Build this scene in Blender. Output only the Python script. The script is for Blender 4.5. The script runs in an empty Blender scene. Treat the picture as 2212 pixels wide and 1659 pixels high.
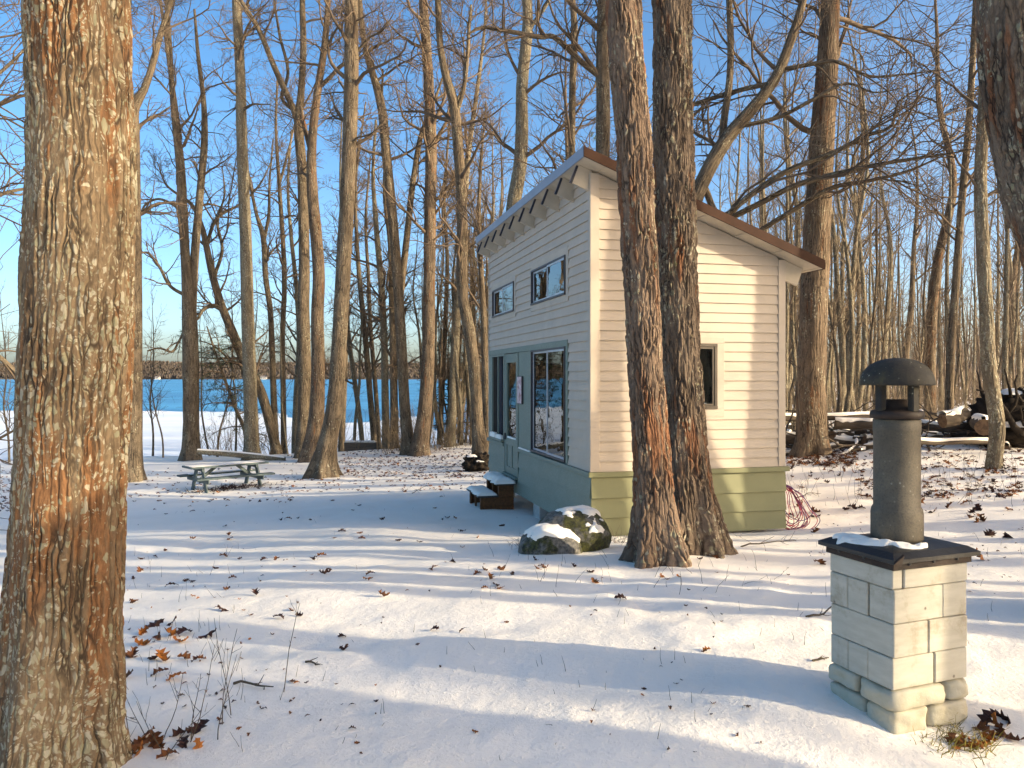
import bpy, bmesh, math, random
import numpy as np
from mathutils import Vector, Matrix

# ------------------------------------------------------------------ camera, sky, sun, exposure
scene = bpy.context.scene
C = scene.collection
CAMZ = 1.6
F_D, CX, HY = 1696.0, 1106.0, 814.0          # focal length, centre and horizon of a 2212 x 1659 frame

cam_data = bpy.data.cameras.new('camera')
cam = bpy.data.objects.new('camera', cam_data)
C.objects.link(cam)
cam.location = (0, 0, CAMZ)
cam.rotation_euler = (math.radians(90), 0, 0)
cam_data.sensor_width = 36.0
cam_data.lens = 36.0 * F_D / 2212.0
cam_data.shift_y = -(829.5 - HY) / 2212.0
cam_data.clip_start = 0.05
cam_data.clip_end = 12000
scene.camera = cam

SUN_AZ, SUN_EL = math.radians(111.0), math.radians(17.5)    # azimuth clockwise from the view direction (+Y)
world = bpy.data.worlds.new('World')
scene.world = world
world.use_nodes = True
wn = world.node_tree
bg = wn.nodes['Background']
sky = wn.nodes.new('ShaderNodeTexSky')
sky.sky_type = 'NISHITA'
sky.sun_disc = False
sky.sun_elevation = SUN_EL
sky.sun_rotation = SUN_AZ
sky.altitude = 0
sky.air_density = 0.6
sky.dust_density = 2.8
sky.ozone_density = 2.0
hs = wn.nodes.new('ShaderNodeHueSaturation')
hs.inputs['Saturation'].default_value = 1.3
wn.links.new(sky.outputs[0], hs.inputs['Color'])
wn.links.new(hs.outputs[0], bg.inputs['Color'])
bg.inputs['Strength'].default_value = 0.15

sun_data = bpy.data.lights.new('sun', 'SUN')
sun_data.energy = 2.25
sun_data.angle = math.radians(0.53)
sun_data.color = (1.0, 0.95, 0.86)
sun = bpy.data.objects.new('sun', sun_data)
C.objects.link(sun)
SUN = Vector((math.sin(SUN_AZ) * math.cos(SUN_EL), math.cos(SUN_AZ) * math.cos(SUN_EL), math.sin(SUN_EL)))
sun.rotation_euler = SUN.to_track_quat('Z', 'Y').to_euler()
sun.location = SUN * 60

vs = scene.view_settings
vs.view_transform = 'Standard'
vs.look = 'None'
vs.gamma = 1.0
vs.exposure = 1.6
vs.use_curve_mapping = False
vs.use_white_balance = True            # the camera's white balance, set for open shade
vs.white_balance_temperature = 8500
vs.white_balance_tint = 8
scene.cycles.use_denoising = True
scene.cycles.adaptive_threshold = 0.02
scene.cycles.max_bounces = 5
scene.cycles.diffuse_bounces = 2
scene.cycles.transparent_max_bounces = 6

# ------------------------------------------------------------------ helpers
def W(px, py, Y):
    """point at depth Y that shows at (px, py) of a 2212 x 1659 frame"""
    return np.array([(px - CX) / F_D * Y, Y, CAMZ + (HY - py) / F_D * Y])

def nrm(v):
    return v / np.maximum(np.linalg.norm(v, axis=-1, keepdims=True), 1e-9)

def _hash(ix, iy, iz, seed):
    h = (ix * 374761393 + iy * 668265263 + iz * 2147483647 + seed * 1274126177) & 0xFFFFFFFF
    h = ((h ^ (h >> 13)) * 1274126177) & 0xFFFFFFFF
    return ((h ^ (h >> 16)) & 0xFFFFFF) / float(0xFFFFFF)

def vnoise(p, seed=0):
    """value noise, p (...,3) -> (...) in -1..1"""
    p = np.asarray(p, dtype=np.float64)
    i = np.floor(p).astype(np.int64)
    f = p - i
    f = f * f * (3 - 2 * f)
    r = 0
    for dx in (0, 1):
        wx = f[..., 0] if dx else 1 - f[..., 0]
        for dy in (0, 1):
            wy = f[..., 1] if dy else 1 - f[..., 1]
            for dz in (0, 1):
                wz = f[..., 2] if dz else 1 - f[..., 2]
                r = r + wx * wy * wz * _hash(i[..., 0] + dx, i[..., 1] + dy, i[..., 2] + dz, seed)
    return r * 2 - 1

def fbm(p, octaves=4, seed=0):
    p = np.asarray(p, dtype=np.float64)
    a, s, t = 1.0, 0.0, 0.0
    for o in range(octaves):
        s = s + a * vnoise(p * (2.03 ** o) + 17.3 * o, seed + o)
        t += a
        a *= 0.5
    return s / t

def sstep(a, b, x):
    t = np.clip((x - a) / (b - a), 0, 1)
    return t * t * (3 - 2 * t)

def mesh_np(name, verts, quads=None, tris=None, smooth=True, attr=None, mat_idx=None):
    me = bpy.data.meshes.new(name)
    verts = np.asarray(verts, dtype=np.float32).reshape(-1, 3)
    loops, starts, n = [], [], 0
    for arr, k in ((quads, 4), (tris, 3)):
        if arr is not None and len(arr):
            a = np.asarray(arr, dtype=np.int32).reshape(-1, k)
            loops.append(a.ravel())
            starts.append(n + np.arange(len(a), dtype=np.int32) * k)
            n += a.size
    loops = np.concatenate(loops)
    starts = np.concatenate(starts)
    me.vertices.add(len(verts))
    me.vertices.foreach_set('co', verts.ravel())
    me.loops.add(len(loops))
    me.loops.foreach_set('vertex_index', loops)
    me.polygons.add(len(starts))
    me.polygons.foreach_set('loop_start', starts)
    me.update(calc_edges=True)
    me.polygons.foreach_set('use_smooth', np.full(len(starts), smooth, dtype=bool))
    if attr is not None:
        for k, v in attr.items():
            at = me.attributes.new(k, 'FLOAT_VECTOR', 'POINT')
            at.data.foreach_set('vector', np.asarray(v, dtype=np.float32).ravel())
    if mat_idx is not None:
        me.polygons.foreach_set('material_index', np.asarray(mat_idx, dtype=np.int32))
    return me

def link(name, me, mat=None, parent=None, loc=None, rot=None, kind=None):
    o = bpy.data.objects.new(name, me)
    C.objects.link(o)
    if mat is not None and me is not None and not me.materials:
        for m in (mat if isinstance(mat, (list, tuple)) else [mat]):
            me.materials.append(m)
    if parent is not None:
        o.parent = parent
    if loc is not None:
        o.location = loc
    if rot is not None:
        o.rotation_euler = rot
    if kind:
        o['kind'] = kind
    return o

def tag(o, label, cat, group=None):
    o['label'] = label
    o['category'] = cat
    if group:
        o['group'] = group
    return o

def empty(name, loc, rotz=0.0):
    o = bpy.data.objects.new(name, None)
    o.empty_display_size = 0.2
    C.objects.link(o)
    o.location = [float(v) for v in loc]
    o.rotation_euler = (0, 0, rotz)
    return o

def bm_mesh(name, bm, smooth=False):
    me = bpy.data.meshes.new(name)
    bmesh.ops.recalc_face_normals(bm, faces=bm.faces[:])
    bm.to_mesh(me)
    bm.free()
    if smooth:
        me.polygons.foreach_set('use_smooth', [True] * len(me.polygons))
    return me

def bm_box(bm, lo, hi, M=None):
    x0, y0, z0 = lo
    x1, y1, z1 = hi
    co = [(x0, y0, z0), (x1, y0, z0), (x1, y1, z0), (x0, y1, z0), (x0, y0, z1), (x1, y0, z1), (x1, y1, z1), (x0, y1, z1)]
    v = [bm.verts.new(M @ Vector(c) if M else c) for c in co]
    for f in ((0, 3, 2, 1), (4, 5, 6, 7), (0, 1, 5, 4), (1, 2, 6, 5), (2, 3, 7, 6), (3, 0, 4, 7)):
        bm.faces.new([v[i] for i in f])
    return v

def box_obj(name, lo, hi, mat, parent=None, bevel=0.0, M=None):
    bm = bmesh.new()
    bm_box(bm, lo, hi, M)
    if bevel:
        bmesh.ops.bevel(bm, geom=bm.edges[:], offset=bevel, segments=1, affect='EDGES')
    return link(name, bm_mesh(name, bm), mat, parent)

def bar_M(p, q):
    """matrix taking the z axis 0..1 box to the segment p-q (length kept apart)"""
    p, q = Vector(p), Vector(q)
    d = q - p
    return Matrix.Translation(p) @ d.to_track_quat('Z', 'Y').to_matrix().to_4x4(), d.length

def poly_prism(pts_front, pts_back):
    """closed prism between two equal polygons (lists of 3D points)"""
    bm = bmesh.new()
    a = [bm.verts.new(p) for p in pts_front]
    b = [bm.verts.new(p) for p in pts_back]
    bm.faces.new(a)
    bm.faces.new(list(reversed(b)))
    n = len(a)
    for i in range(n):
        bm.faces.new((a[i], b[i], b[(i + 1) % n], a[(i + 1) % n]))
    return bm

def lathe(prof, n=40, cap=True):
    """prof list of (r, z) from bottom to top -> bmesh of revolution"""
    bm = bmesh.new()
    rings = []
    for r, z in prof:
        rings.append([bm.verts.new((r * math.cos(2 * math.pi * i / n), r * math.sin(2 * math.pi * i / n), z)) for i in range(n)])
    for k in range(len(rings) - 1):
        for i in range(n):
            bm.faces.new((rings[k][i], rings[k][(i + 1) % n], rings[k + 1][(i + 1) % n], rings[k + 1][i]))
    if cap:
        bm.faces.new(list(reversed(rings[0])))
        bm.faces.new(rings[-1])
    return bm

# ------------------------------------------------------------------ tubes
def tubes(P, R, S, bark=False):
    """P (N,K,3) centre lines, R (N,K) radii, S sides -> verts, quads (and bark coordinates)"""
    N, K, _ = P.shape
    T = np.empty_like(P)
    T[:, 1:-1] = P[:, 2:] - P[:, :-2]
    T[:, 0] = P[:, 1] - P[:, 0]
    T[:, -1] = P[:, -1] - P[:, -2]
    T = nrm(T)
    mean = nrm(P[:, -1] - P[:, 0])
    ref = np.where(np.abs(mean[:, 2:3]) > 0.8, np.array([[1.0, 0.0, 0.0]]), np.array([[0.0, 0.0, 1.0]]))
    ref = np.broadcast_to(ref[:, None, :], P.shape)
    A = nrm(ref - (ref * T).sum(-1, keepdims=True) * T)
    B = np.cross(T, A)
    th = np.arange(S) * 2 * math.pi / S
    c, s = np.cos(th), np.sin(th)
    V = P[:, :, None, :] + R[:, :, None, None] * (A[:, :, None, :] * c[None, None, :, None] + B[:, :, None, :] * s[None, None, :, None])
    idx = np.arange(N * K * S).reshape(N, K, S)
    i0 = idx[:, :-1, :]
    i1 = idx[:, 1:, :]
    q = np.stack([i0, np.roll(i0, -1, 2), np.roll(i1, -1, 2), i1], -1).reshape(-1, 4)
    if bark:
        seg = np.linalg.norm(np.diff(P, axis=1), axis=-1)
        v = np.concatenate([np.zeros((N, 1)), np.cumsum(seg, 1)], 1)
        rr = R.mean(1)
        bk = np.stack([np.broadcast_to(rr[:, None, None] * c, (N, K, S)), np.broadcast_to(rr[:, None, None] * s, (N, K, S)),
                       np.broadcast_to(v[:, :, None], (N, K, S))], -1).reshape(-1, 3)
        return V.reshape(-1, 3), q, bk
    return V.reshape(-1, 3), q

def join(parts):
    vs_, qs_, n = [], [], 0
    for v, q in parts:
        vs_.append(v)
        qs_.append(q + n)
        n += len(v)
    return np.concatenate(vs_), np.concatenate(qs_)

def catmull(pts, n, u=None):
    """pts (M,D) -> n samples evenly spread in chord length (or at u in 0..1)"""
    pts = np.asarray(pts, dtype=np.float64)
    d = np.concatenate([[0], np.cumsum(np.linalg.norm(np.diff(pts[:, :3], axis=0), axis=1))])
    d /= d[-1]
    if u is None:
        u = np.linspace(0, 1, n)
    k = np.clip(np.searchsorted(d, u, side='right') - 1, 0, len(pts) - 2)
    t = (u - d[k]) / (d[k + 1] - d[k])
    m = np.gradient(pts, d, axis=0)
    h = (d[k + 1] - d[k])[:, None]
    t = t[:, None]
    p0, p1, m0, m1 = pts[k], pts[k + 1], m[k] * h, m[k + 1] * h
    return (2 * t ** 3 - 3 * t ** 2 + 1) * p0 + (t ** 3 - 2 * t ** 2 + t) * m0 + (-2 * t ** 3 + 3 * t ** 2) * p1 + (t ** 3 - t ** 2) * m1

# ------------------------------------------------------------------ materials
class NT:
    def __init__(self, name):
        self.m = bpy.data.materials.new(name)
        self.m.use_nodes = True
        self.t = self.m.node_tree
        self.b = self.t.nodes['Principled BSDF']
        self.out = self.t.nodes['Material Output']

    def n(self, typ, ins=None, **props):
        nd = self.t.nodes.new('ShaderNode' + typ)
        for k, v in props.items():
            setattr(nd, k, v)
        for k, v in (ins or {}).items():
            self.set(nd.inputs[k], v)
        return nd

    def set(self, sock, v):
        if isinstance(v, bpy.types.NodeSocket):
            self.t.links.new(v, sock)
        elif isinstance(v, (tuple, list)) and len(v) == 3 and sock.type == 'RGBA':
            sock.default_value = (*v, 1)
        else:
            sock.default_value = v

    def bs(self, **kw):
        for k, v in kw.items():
            self.set(self.b.inputs[k.replace('_', ' ')], v)

    def coord(self, kind='Object'):
        return self.n('TexCoord').outputs[kind]

    def attr(self, name):
        return self.n('Attribute', attribute_name=name).outputs['Vector']

    def mapping(self, vec, scale=(1, 1, 1), loc=(0, 0, 0)):
        nd = self.n('Mapping', {'Vector': vec})
        nd.inputs['Scale'].default_value = scale
        nd.inputs['Location'].default_value = loc
        return nd.outputs[0]

    def noise(self, vec, scale, detail=4, rough=0.55, out='Fac', dist=0.0):
        nd = self.n('TexNoise', {'Vector': vec, 'Scale': scale, 'Detail': detail, 'Roughness': rough, 'Distortion': dist})
        return nd.outputs[out]

    def voro(self, vec, scale, feature='F1', out='Distance', rand=1.0):
        nd = self.n('TexVoronoi', {'Vector': vec, 'Scale': scale, 'Randomness': rand}, feature=feature)
        return nd.outputs[out]

    def ramp(self, fac, stops, interp='LINEAR'):
        nd = self.n('ValToRGB', {'Fac': fac})
        cr = nd.color_ramp
        cr.interpolation = interp
        while len(cr.elements) < len(stops):
            cr.elements.new(0.5)
        for e, (p, c) in zip(cr.elements, stops):
            e.position = p
            e.color = (*c, 1) if isinstance(c, (tuple, list)) else (c, c, c, 1)
        return nd.outputs['Color']

    def mr(self, v, a, b, c=0.0, d=1.0, smooth=True):
        nd = self.n('MapRange', {'Value': v, 'From Min': a, 'From Max': b, 'To Min': c, 'To Max': d})
        nd.interpolation_type = 'SMOOTHSTEP' if smooth else 'LINEAR'
        return nd.outputs[0]

    def mix(self, fac, a, b, mode='MIX'):
        nd = self.n('Mix', data_type='RGBA', blend_type=mode)
        self.set(nd.inputs[0], fac)
        self.set(nd.inputs[6], a)
        self.set(nd.inputs[7], b)
        return nd.outputs[2]

    def math(self, op, a, b=0.0, c=0.0, clamp=False):
        nd = self.n('Math', operation=op, use_clamp=clamp)
        self.set(nd.inputs[0], a)
        self.set(nd.inputs[1], b)
        self.set(nd.inputs[2], c)
        return nd.outputs[0]

    def vmath(self, op, a, b):
        nd = self.n('VectorMath', operation=op)
        self.set(nd.inputs[0], a)
        self.set(nd.inputs[1], b)
        return nd.outputs[0]

    def bump(self, h, strength=0.5, dist=0.01):
        nd = self.n('Bump', {'Height': h, 'Strength': strength, 'Distance': dist})
        self.t.links.new(nd.outputs[0], self.b.inputs['Normal'])
        return nd

M = {}

def bark_mat(name, base, dark, pale, orange=None, orange_amt=0.0, lichen=0.3, lichen_col=(0.44, 0.41, 0.33), plate=26.0, disp=0.0, moss=0.0, stretch=0.10, lichen_size=24.0, crack_dark=0.6):
    t = NT(name)
    co = t.attr('bk')
    wob = t.noise(t.mapping(co, (1, 1, 0.5)), 11.0, 3, out='Color')
    wob = t.vmath('MULTIPLY', t.vmath('SUBTRACT', wob, (0.5, 0.5, 0.5)), (0.055, 0.055, 0.22))
    cw = t.vmath('ADD', co, wob)
    st = t.mapping(cw, (1, 1, stretch))
    edge = t.voro(st, plate, 'DISTANCE_TO_EDGE')
    depth = t.mr(t.noise(t.mapping(co, (1, 1, 0.3), (7, 3, 1)), 8.0, 2), 0.34, 0.62)      # how open the furrows are here
    crack = t.mr(edge, 0.0, 0.26)                                    # 0 in the furrows, 1 on the plates
    rough = t.noise(t.mapping(co, (1, 1, 0.4)), 60.0, 5, 0.7)
    tone = t.noise(t.mapping(co, (1, 1, 0.22)), 6.0, 4, 0.65)
    col = t.mix(t.mr(tone, 0.32, 0.68), base, pale)
    blot = t.noise(t.mapping(co, (1, 1, 0.7), (2, 8, 3)), 13.0, 4, 0.7)
    col = t.mix(t.mr(blot, 0.50, 0.72, 0.0, 0.6), col, tuple(v * 0.42 for v in base))
    col = t.mix(t.math('MULTIPLY', t.mr(rough, 0.40, 0.72), 0.55), col, tuple(v * 0.5 for v in base))
    if orange:
        streak = t.noise(t.mapping(cw, (1, 1, 0.07), (9, 4, 2)), 15.0, 3, 0.55)
        big = t.noise(t.mapping(co, (1, 1, 0.35), (1, 7, 5)), 3.0, 3, 0.55)
        om = t.mr(t.math('ADD', t.math('MULTIPLY', streak, 0.55), t.math('MULTIPLY', big, 0.45)), 0.60 - orange_amt * 0.14, 0.66 - orange_amt * 0.12)
        col = t.mix(t.math('MULTIPLY', om, 0.85), col, t.mix(t.mr(rough, 0.3, 0.7), orange, tuple(v * 0.5 for v in orange)))
    if lichen > 0:
        patch = t.noise(t.mapping(co, (1, 1, 0.5), (0, 2, 6)), 3.4, 3, 0.6)
        for k, (sc, amt, sh) in enumerate(((lichen_size, 0.0, 0.80), (lichen_size * 2.3, -0.06, 0.85))):
            lv = t.n('TexVoronoi', {'Vector': t.mapping(cw, (1, 1, sh), (2 + k, 5, 1)), 'Scale': sc, 'Randomness': 1.0}, feature='F1')
            sep = t.n('SeparateColor', {'Color': lv.outputs['Color']})
            keep = t.mr(t.math('ADD', t.math('MULTIPLY', sep.outputs[0], 0.55), t.math('MULTIPLY', patch, 1.3)), 1.16 - lichen * 0.6 - amt, 1.22 - lichen * 0.6 - amt)
            blob = t.mr(t.math('ADD', lv.outputs['Distance'], t.math('MULTIPLY', rough, 0.5)), 0.74, 0.62)
            lm = t.math('MULTIPLY', t.math('MULTIPLY', keep, blob), t.mr(edge, 0.015, 0.07))
            lc = t.mix(t.mr(sep.outputs[1], 0.2, 0.8), lichen_col, tuple(v * w for v, w in zip(lichen_col, (0.66, 0.68, 0.58))))
            col = t.mix(t.math('MULTIPLY', lm, 0.85), col, lc)
    if moss > 0:
        mm = t.noise(t.mapping(co, (1, 1, 0.5), (4, 4, 9)), 3.0, 5, 0.75)
        col = t.mix(t.mr(mm, 0.74 - moss * 0.25, 0.80 - moss * 0.2), col, (0.14, 0.15, 0.07))
    col = t.mix(t.math('MULTIPLY', t.mr(edge, 0.0, 0.09, crack_dark, 0.0), depth), col, dark)
    h = t.math('MULTIPLY', crack, t.mr(depth, 0.0, 1.0, 0.35, 0.95))
    h = t.math('ADD', h, t.math('MULTIPLY', rough, 0.30))
    t.bs(Base_Color=col, Roughness=0.9)
    t.b.inputs['Specular IOR Level'].default_value = 0.15
    if disp:
        d = t.n('Displacement', {'Height': h, 'Midlevel': 0.55, 'Scale': disp})
        t.t.links.new(d.outputs[0], t.out.inputs['Displacement'])
        t.m.displacement_method = 'BOTH'
    else:
        t.bump(h, 0.9, 0.02)
    M[name] = t.m
    return t.m

bark_mat('bark_hero', (0.150, 0.098, 0.058), (0.022, 0.016, 0.012), (0.225, 0.160, 0.098), (0.245, 0.112, 0.050), 0.72, 0.50, plate=36.0, disp=0.014, stretch=0.07, lichen_size=40.0, crack_dark=0.85, lichen_col=(0.37, 0.335, 0.25))
bark_mat('bark_twin_rust', (0.135, 0.092, 0.066), (0.018, 0.013, 0.010), (0.235, 0.165, 0.118), (0.25, 0.108, 0.055), 0.5, 0.06, plate=30.0, disp=0.026, stretch=0.12, crack_dark=0.85, lichen_col=(0.37, 0.335, 0.25))
bark_mat('bark_twin_grey', (0.115, 0.084, 0.062), (0.016, 0.012, 0.010), (0.205, 0.155, 0.115), (0.24, 0.105, 0.055), 0.4, 0.10, plate=30.0, disp=0.027, stretch=0.12, moss=0.3, crack_dark=0.85, lichen_col=(0.37, 0.335, 0.25))
bark_mat('bark_oak', (0.118, 0.088, 0.060), (0.020, 0.015, 0.011), (0.225, 0.170, 0.115), None, 0, 0.05, plate=18.0, stretch=0.10, moss=0.1, crack_dark=0.8, lichen_col=(0.36, 0.33, 0.25))
bark_mat('bark_rust', (0.118, 0.084, 0.058), (0.020, 0.015, 0.011), (0.215, 0.155, 0.105), (0.22, 0.10, 0.05), 0.4, 0.04, plate=18.0, stretch=0.10, crack_dark=0.8, lichen_col=(0.36, 0.33, 0.25))
bark_mat('bark_smooth', (0.145, 0.114, 0.078), (0.05, 0.04, 0.03), (0.245, 0.20, 0.138), None, 0, 0.40, (0.36, 0.335, 0.26), plate=14.0, stretch=0.2, moss=0.12, crack_dark=0.35)

def simple_mat(name, col, rough=0.8, var=0.25, scale=8.0, spec=0.3, bump=0.0, bscale=40.0, metallic=0.0, kind='Object', stretch=(1, 1, 1), dark=None):
    t = NT(name)
    co = t.mapping(t.coord(kind), stretch)
    n1 = t.noise(co, scale, 5, 0.6)
    d = dark or tuple(c * (1 - var) for c in col)
    b = tuple(min(1, c * (1 + var * 0.35)) for c in col)
    t.bs(Base_Color=t.mix(t.mr(n1, 0.3, 0.7), d, b), Roughness=rough, Metallic=metallic)
    t.b.inputs['Specular IOR Level'].default_value = spec
    if bump:
        t.bump(t.noise(co, bscale, 4, 0.6), bump, 0.01)
    M[name] = t.m
    return t.m

simple_mat('twig', (0.14, 0.098, 0.066), 0.85, 0.35, 3.0)
simple_mat('twig_pale', (0.21, 0.155, 0.10), 0.85, 0.35, 3.0)
simple_mat('needle', (0.055, 0.085, 0.035), 0.7, 0.5, 2.0)
# ------------------------------------------------------------------ snow material and terrain
def snow_mat():
    t = NT('snow')
    co = t.coord('Object')
    big = t.noise(co, 0.9, 4, 0.6)
    fine = t.noise(co, 14.0, 5, 0.65)
    grain = t.noise(co, 160.0, 3, 0.7)
    col = t.mix(t.mr(big, 0.3, 0.7), (0.915, 0.845, 0.745), (0.96, 0.89, 0.795))
    t.bs(Base_Color=col, Roughness=0.65)
    t.b.inputs['Specular IOR Level'].default_value = 0.25
    pit = t.noise(t.mapping(co, (1, 1, 1), (5, 5, 0)), 34.0, 4, 0.7)
    h = t.math('ADD', t.math('MULTIPLY', fine, 0.8), t.math('MULTIPLY', grain, 0.14))
    h = t.math('ADD', h, t.math('MULTIPLY', t.mr(pit, 0.52, 0.75), 0.35))
    t.bump(h, 0.45, 0.03)
    M['snow'] = t.m
snow_mat()

CP = np.array([
    (0, 0, -1.6), (1.9, 3.35, -1.68), (1.3, 3.75, -1.50), (-1.87, 3.35, -1.6), (0, 3.2, -1.60), (4, 5, -1.55), (1.3, 7.4, -1.76), (0.5, 8.2, -1.80),
    (1, 9.6, -1.95), (3.7, 10.3, -2.02), (-0.3, 13.3, -2.22), (-1.0, 10, -2.06), (2.5, 14, -2.25), (5, 12, -1.95), (6.5, 17, -1.68), (8.45, 13.8, -1.62),
    (8, 20, -1.72), (14, 25, -1.75), (10, 10, -1.5), (12, 4, -1.40), (20, 15, -1.5), (30, 30, -1.8), (5, 40, -2.2), (20, 60, -2.3), (60, 60, -2.5),
    (0, 30, -2.90), (-1.6, 31, -2.92), (-6, 25, -3.2), (-9, 22.4, -3.26), (-12, 25, -3.3), (-13.4, 32.7, -3.45), (-4, 16, -2.6), (-6, 12, -2.4),
    (-8, 8, -2.3), (-10, 15, -2.9), (-5, 5, -1.9), (-10, 2, -2.2), (-20, 25, -3.6), (-20, 10, -3.0), (0, -10, -1.4), (15, -10, -1.2), (-15, -10, -2.2),
    (0, 45, -3.0), (10, 50, -2.4), (3, 22, -2.45), (-30, 32, -3.9), (0, 5.2, -1.66), (-3.5, 8, -1.98), (0.28, 12.2, -2.22), (0.6, 11.0, -2.15), (1.6, 12.4, -2.28), (-0.9, 12.0, -2.16)], dtype=float)
CP[:, 2] += CAMZ

def _tps(r):
    return np.where(r > 1e-9, r * r * np.log(np.maximum(r, 1e-9)), 0)
_n = len(CP)
_A = np.zeros((_n + 3, _n + 3))
_r = np.linalg.norm(CP[:, None, :2] - CP[None, :, :2], axis=-1)
_A[:_n, :_n] = _tps(_r) + np.eye(_n) * 0.6
_A[:_n, _n] = 1
_A[:_n, _n + 1:] = CP[:, :2]
_A[_n, :_n] = 1
_A[_n + 1:, :_n] = CP[:, :2].T
_w = np.linalg.solve(_A, np.concatenate([CP[:, 2], [0, 0, 0]]))
LAKE_Z = CAMZ - 5.0

def shore(x):
    return 37.0 + np.sin(x * 0.21) * 1.2 + np.maximum(0, x + 1.0) ** 1.5 * 6.0

def ground(x, y, rough=True):
    x = np.asarray(x, dtype=float)
    y = np.asarray(y, dtype=float)
    xc, yc = np.clip(x, -32, 62), np.clip(y, -14, 62)
    r = np.sqrt((xc[..., None] - CP[:, 0]) ** 2 + (yc[..., None] - CP[:, 1]) ** 2)
    z = _tps(r) @ _w[:_n] + _w[_n] + xc * _w[_n + 1] + yc * _w[_n + 2]
    if rough:
        p = np.stack([x, y, np.zeros_like(x)], -1)
        near = 1.0 / (1 + (np.hypot(x, y) / 60.0) ** 2)
        z = z + 0.055 * fbm(p * 0.55, 3, 5) * near
        # wind-laid ripples that run across the slope
        u = np.stack([x * 0.35 + y * 0.1, y * 1.5 - x * 0.3, np.zeros_like(x)], -1)
        z = z + 0.036 * fbm(u, 4, 9) * near
        z = z + 0.020 * fbm(p * 4.0, 3, 21) * near * (0.5 + sstep(-0.1, 0.3, fbm(p * 0.8, 2, 41))) + 0.010 * np.maximum(0, fbm(p * 11.0, 3, 31)) * near
    s = sstep(-2.0, 7.0, y - shore(x))
    z = z * (1 - s) + (LAKE_Z - 0.9) * s
    return z

def gz(x, y):
    return float(ground(np.array([x]), np.array([y]))[0])

def build_ground():
    th_f = np.linspace(math.radians(-52), math.radians(52), 270)
    th_b = np.linspace(math.radians(52), math.radians(308), 90)[1:-1]
    th = np.concatenate([th_f, th_b])
    r = np.concatenate([[0.0], np.exp(np.linspace(math.log(0.25), math.log(90), 430)), np.exp(np.linspace(math.log(96), math.log(5000), 40))])
    T, R = np.meshgrid(th, r)
    x, y = np.sin(T) * R, np.cos(T) * R
    z = ground(x, y)
    V = np.stack([x, y, z], -1).reshape(-1, 3)
    nr, nt = len(r), len(th)
    i = np.arange(nr * nt).reshape(nr, nt)
    q = np.stack([i[:-1], i[1:], np.roll(i[1:], -1, 1), np.roll(i[:-1], -1, 1)], -1).reshape(-1, 4)
    o = link('snowy_ground', mesh_np('snowy_ground', V, q), M['snow'], kind='structure')
    return o
build_ground()

# ------------------------------------------------------------------ lake, ice, far shore
def lake():
    t = NT('lake_water')
    co = t.coord('Object')
    w1 = t.noise(t.mapping(co, (0.22, 1.0, 1)), 0.9, 3, 0.6)
    w2 = t.noise(t.mapping(co, (0.12, 1.0, 1)), 0.05, 5, 0.65)
    t.bs(Base_Color=t.mix(t.mr(w2, 0.35, 0.65), (0.012, 0.165, 0.34), (0.035, 0.28, 0.50)), Roughness=0.35)
    t.b.inputs['Specular IOR Level'].default_value = 0.35
    t.bump(t.math('ADD', w1, t.math('MULTIPLY', w2, 2.0)), 1.0, 0.6)
    M['lake_water'] = t.m
    xs = np.linspace(-3000, 1500, 31)
    ys = np.linspace(30, 2200, 31)
    X, Y = np.meshgrid(xs, ys)
    V = np.stack([X, Y, np.full_like(X, LAKE_Z - 0.05)], -1).reshape(-1, 3)
    i = np.arange(31 * 31).reshape(31, 31)
    q = np.stack([i[:-1, :-1], i[:-1, 1:], i[1:, 1:], i[1:, :-1]], -1).reshape(-1, 4)
    link('lake_water', mesh_np('lake_water', V, q), t.m, kind='structure')
    t = NT('lake_ice')
    co = t.coord('Object')
    n1 = t.noise(t.mapping(co, (0.3, 1, 1)), 0.12, 5, 0.6)
    n2 = t.noise(co, 1.2, 4, 0.6)
    t.bs(Base_Color=t.mix(t.mr(n1, 0.35, 0.68), (0.76, 0.79, 0.81), (0.62, 0.70, 0.76)), Roughness=t.mr(n2, 0.3, 0.7, 0.45, 0.75))
    t.bump(n2, 0.2, 0.02)
    M['lake_ice'] = t.m
    xs = np.concatenate([np.linspace(-400, -70, 30), np.linspace(-68, 20, 160)])
    e = 113 + 9 * fbm(np.stack([xs * 0.05, xs * 0, xs * 0], -1), 3, 3) + 3 * vnoise(np.stack([xs * 0.4, xs * 0, xs * 0], -1), 8)
    e = e - np.clip((xs + 42) * 0.9, 0, 60) + 26 * sstep(-25, -10, xs) * vnoise(np.stack([xs * 0.16, xs * 0 + 4, xs * 0], -1), 12)
    e = np.maximum(e, 52)
    nb = 14
    V = []
    for k in range(nb):
        V.append(np.stack([xs, 32 + (e - 32) * k / (nb - 1), np.full_like(xs, LAKE_Z)], -1))
    n = len(xs)
    V = np.concatenate(V)
    i = np.arange(nb * n).reshape(nb, n)
    q = np.stack([i[:-1, :-1], i[:-1, 1:], i[1:, 1:], i[1:, :-1]], -1).reshape(-1, 4)
    link('lake_ice', mesh_np('lake_ice', V, q, smooth=False), t.m, kind='structure')
lake()

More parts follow.
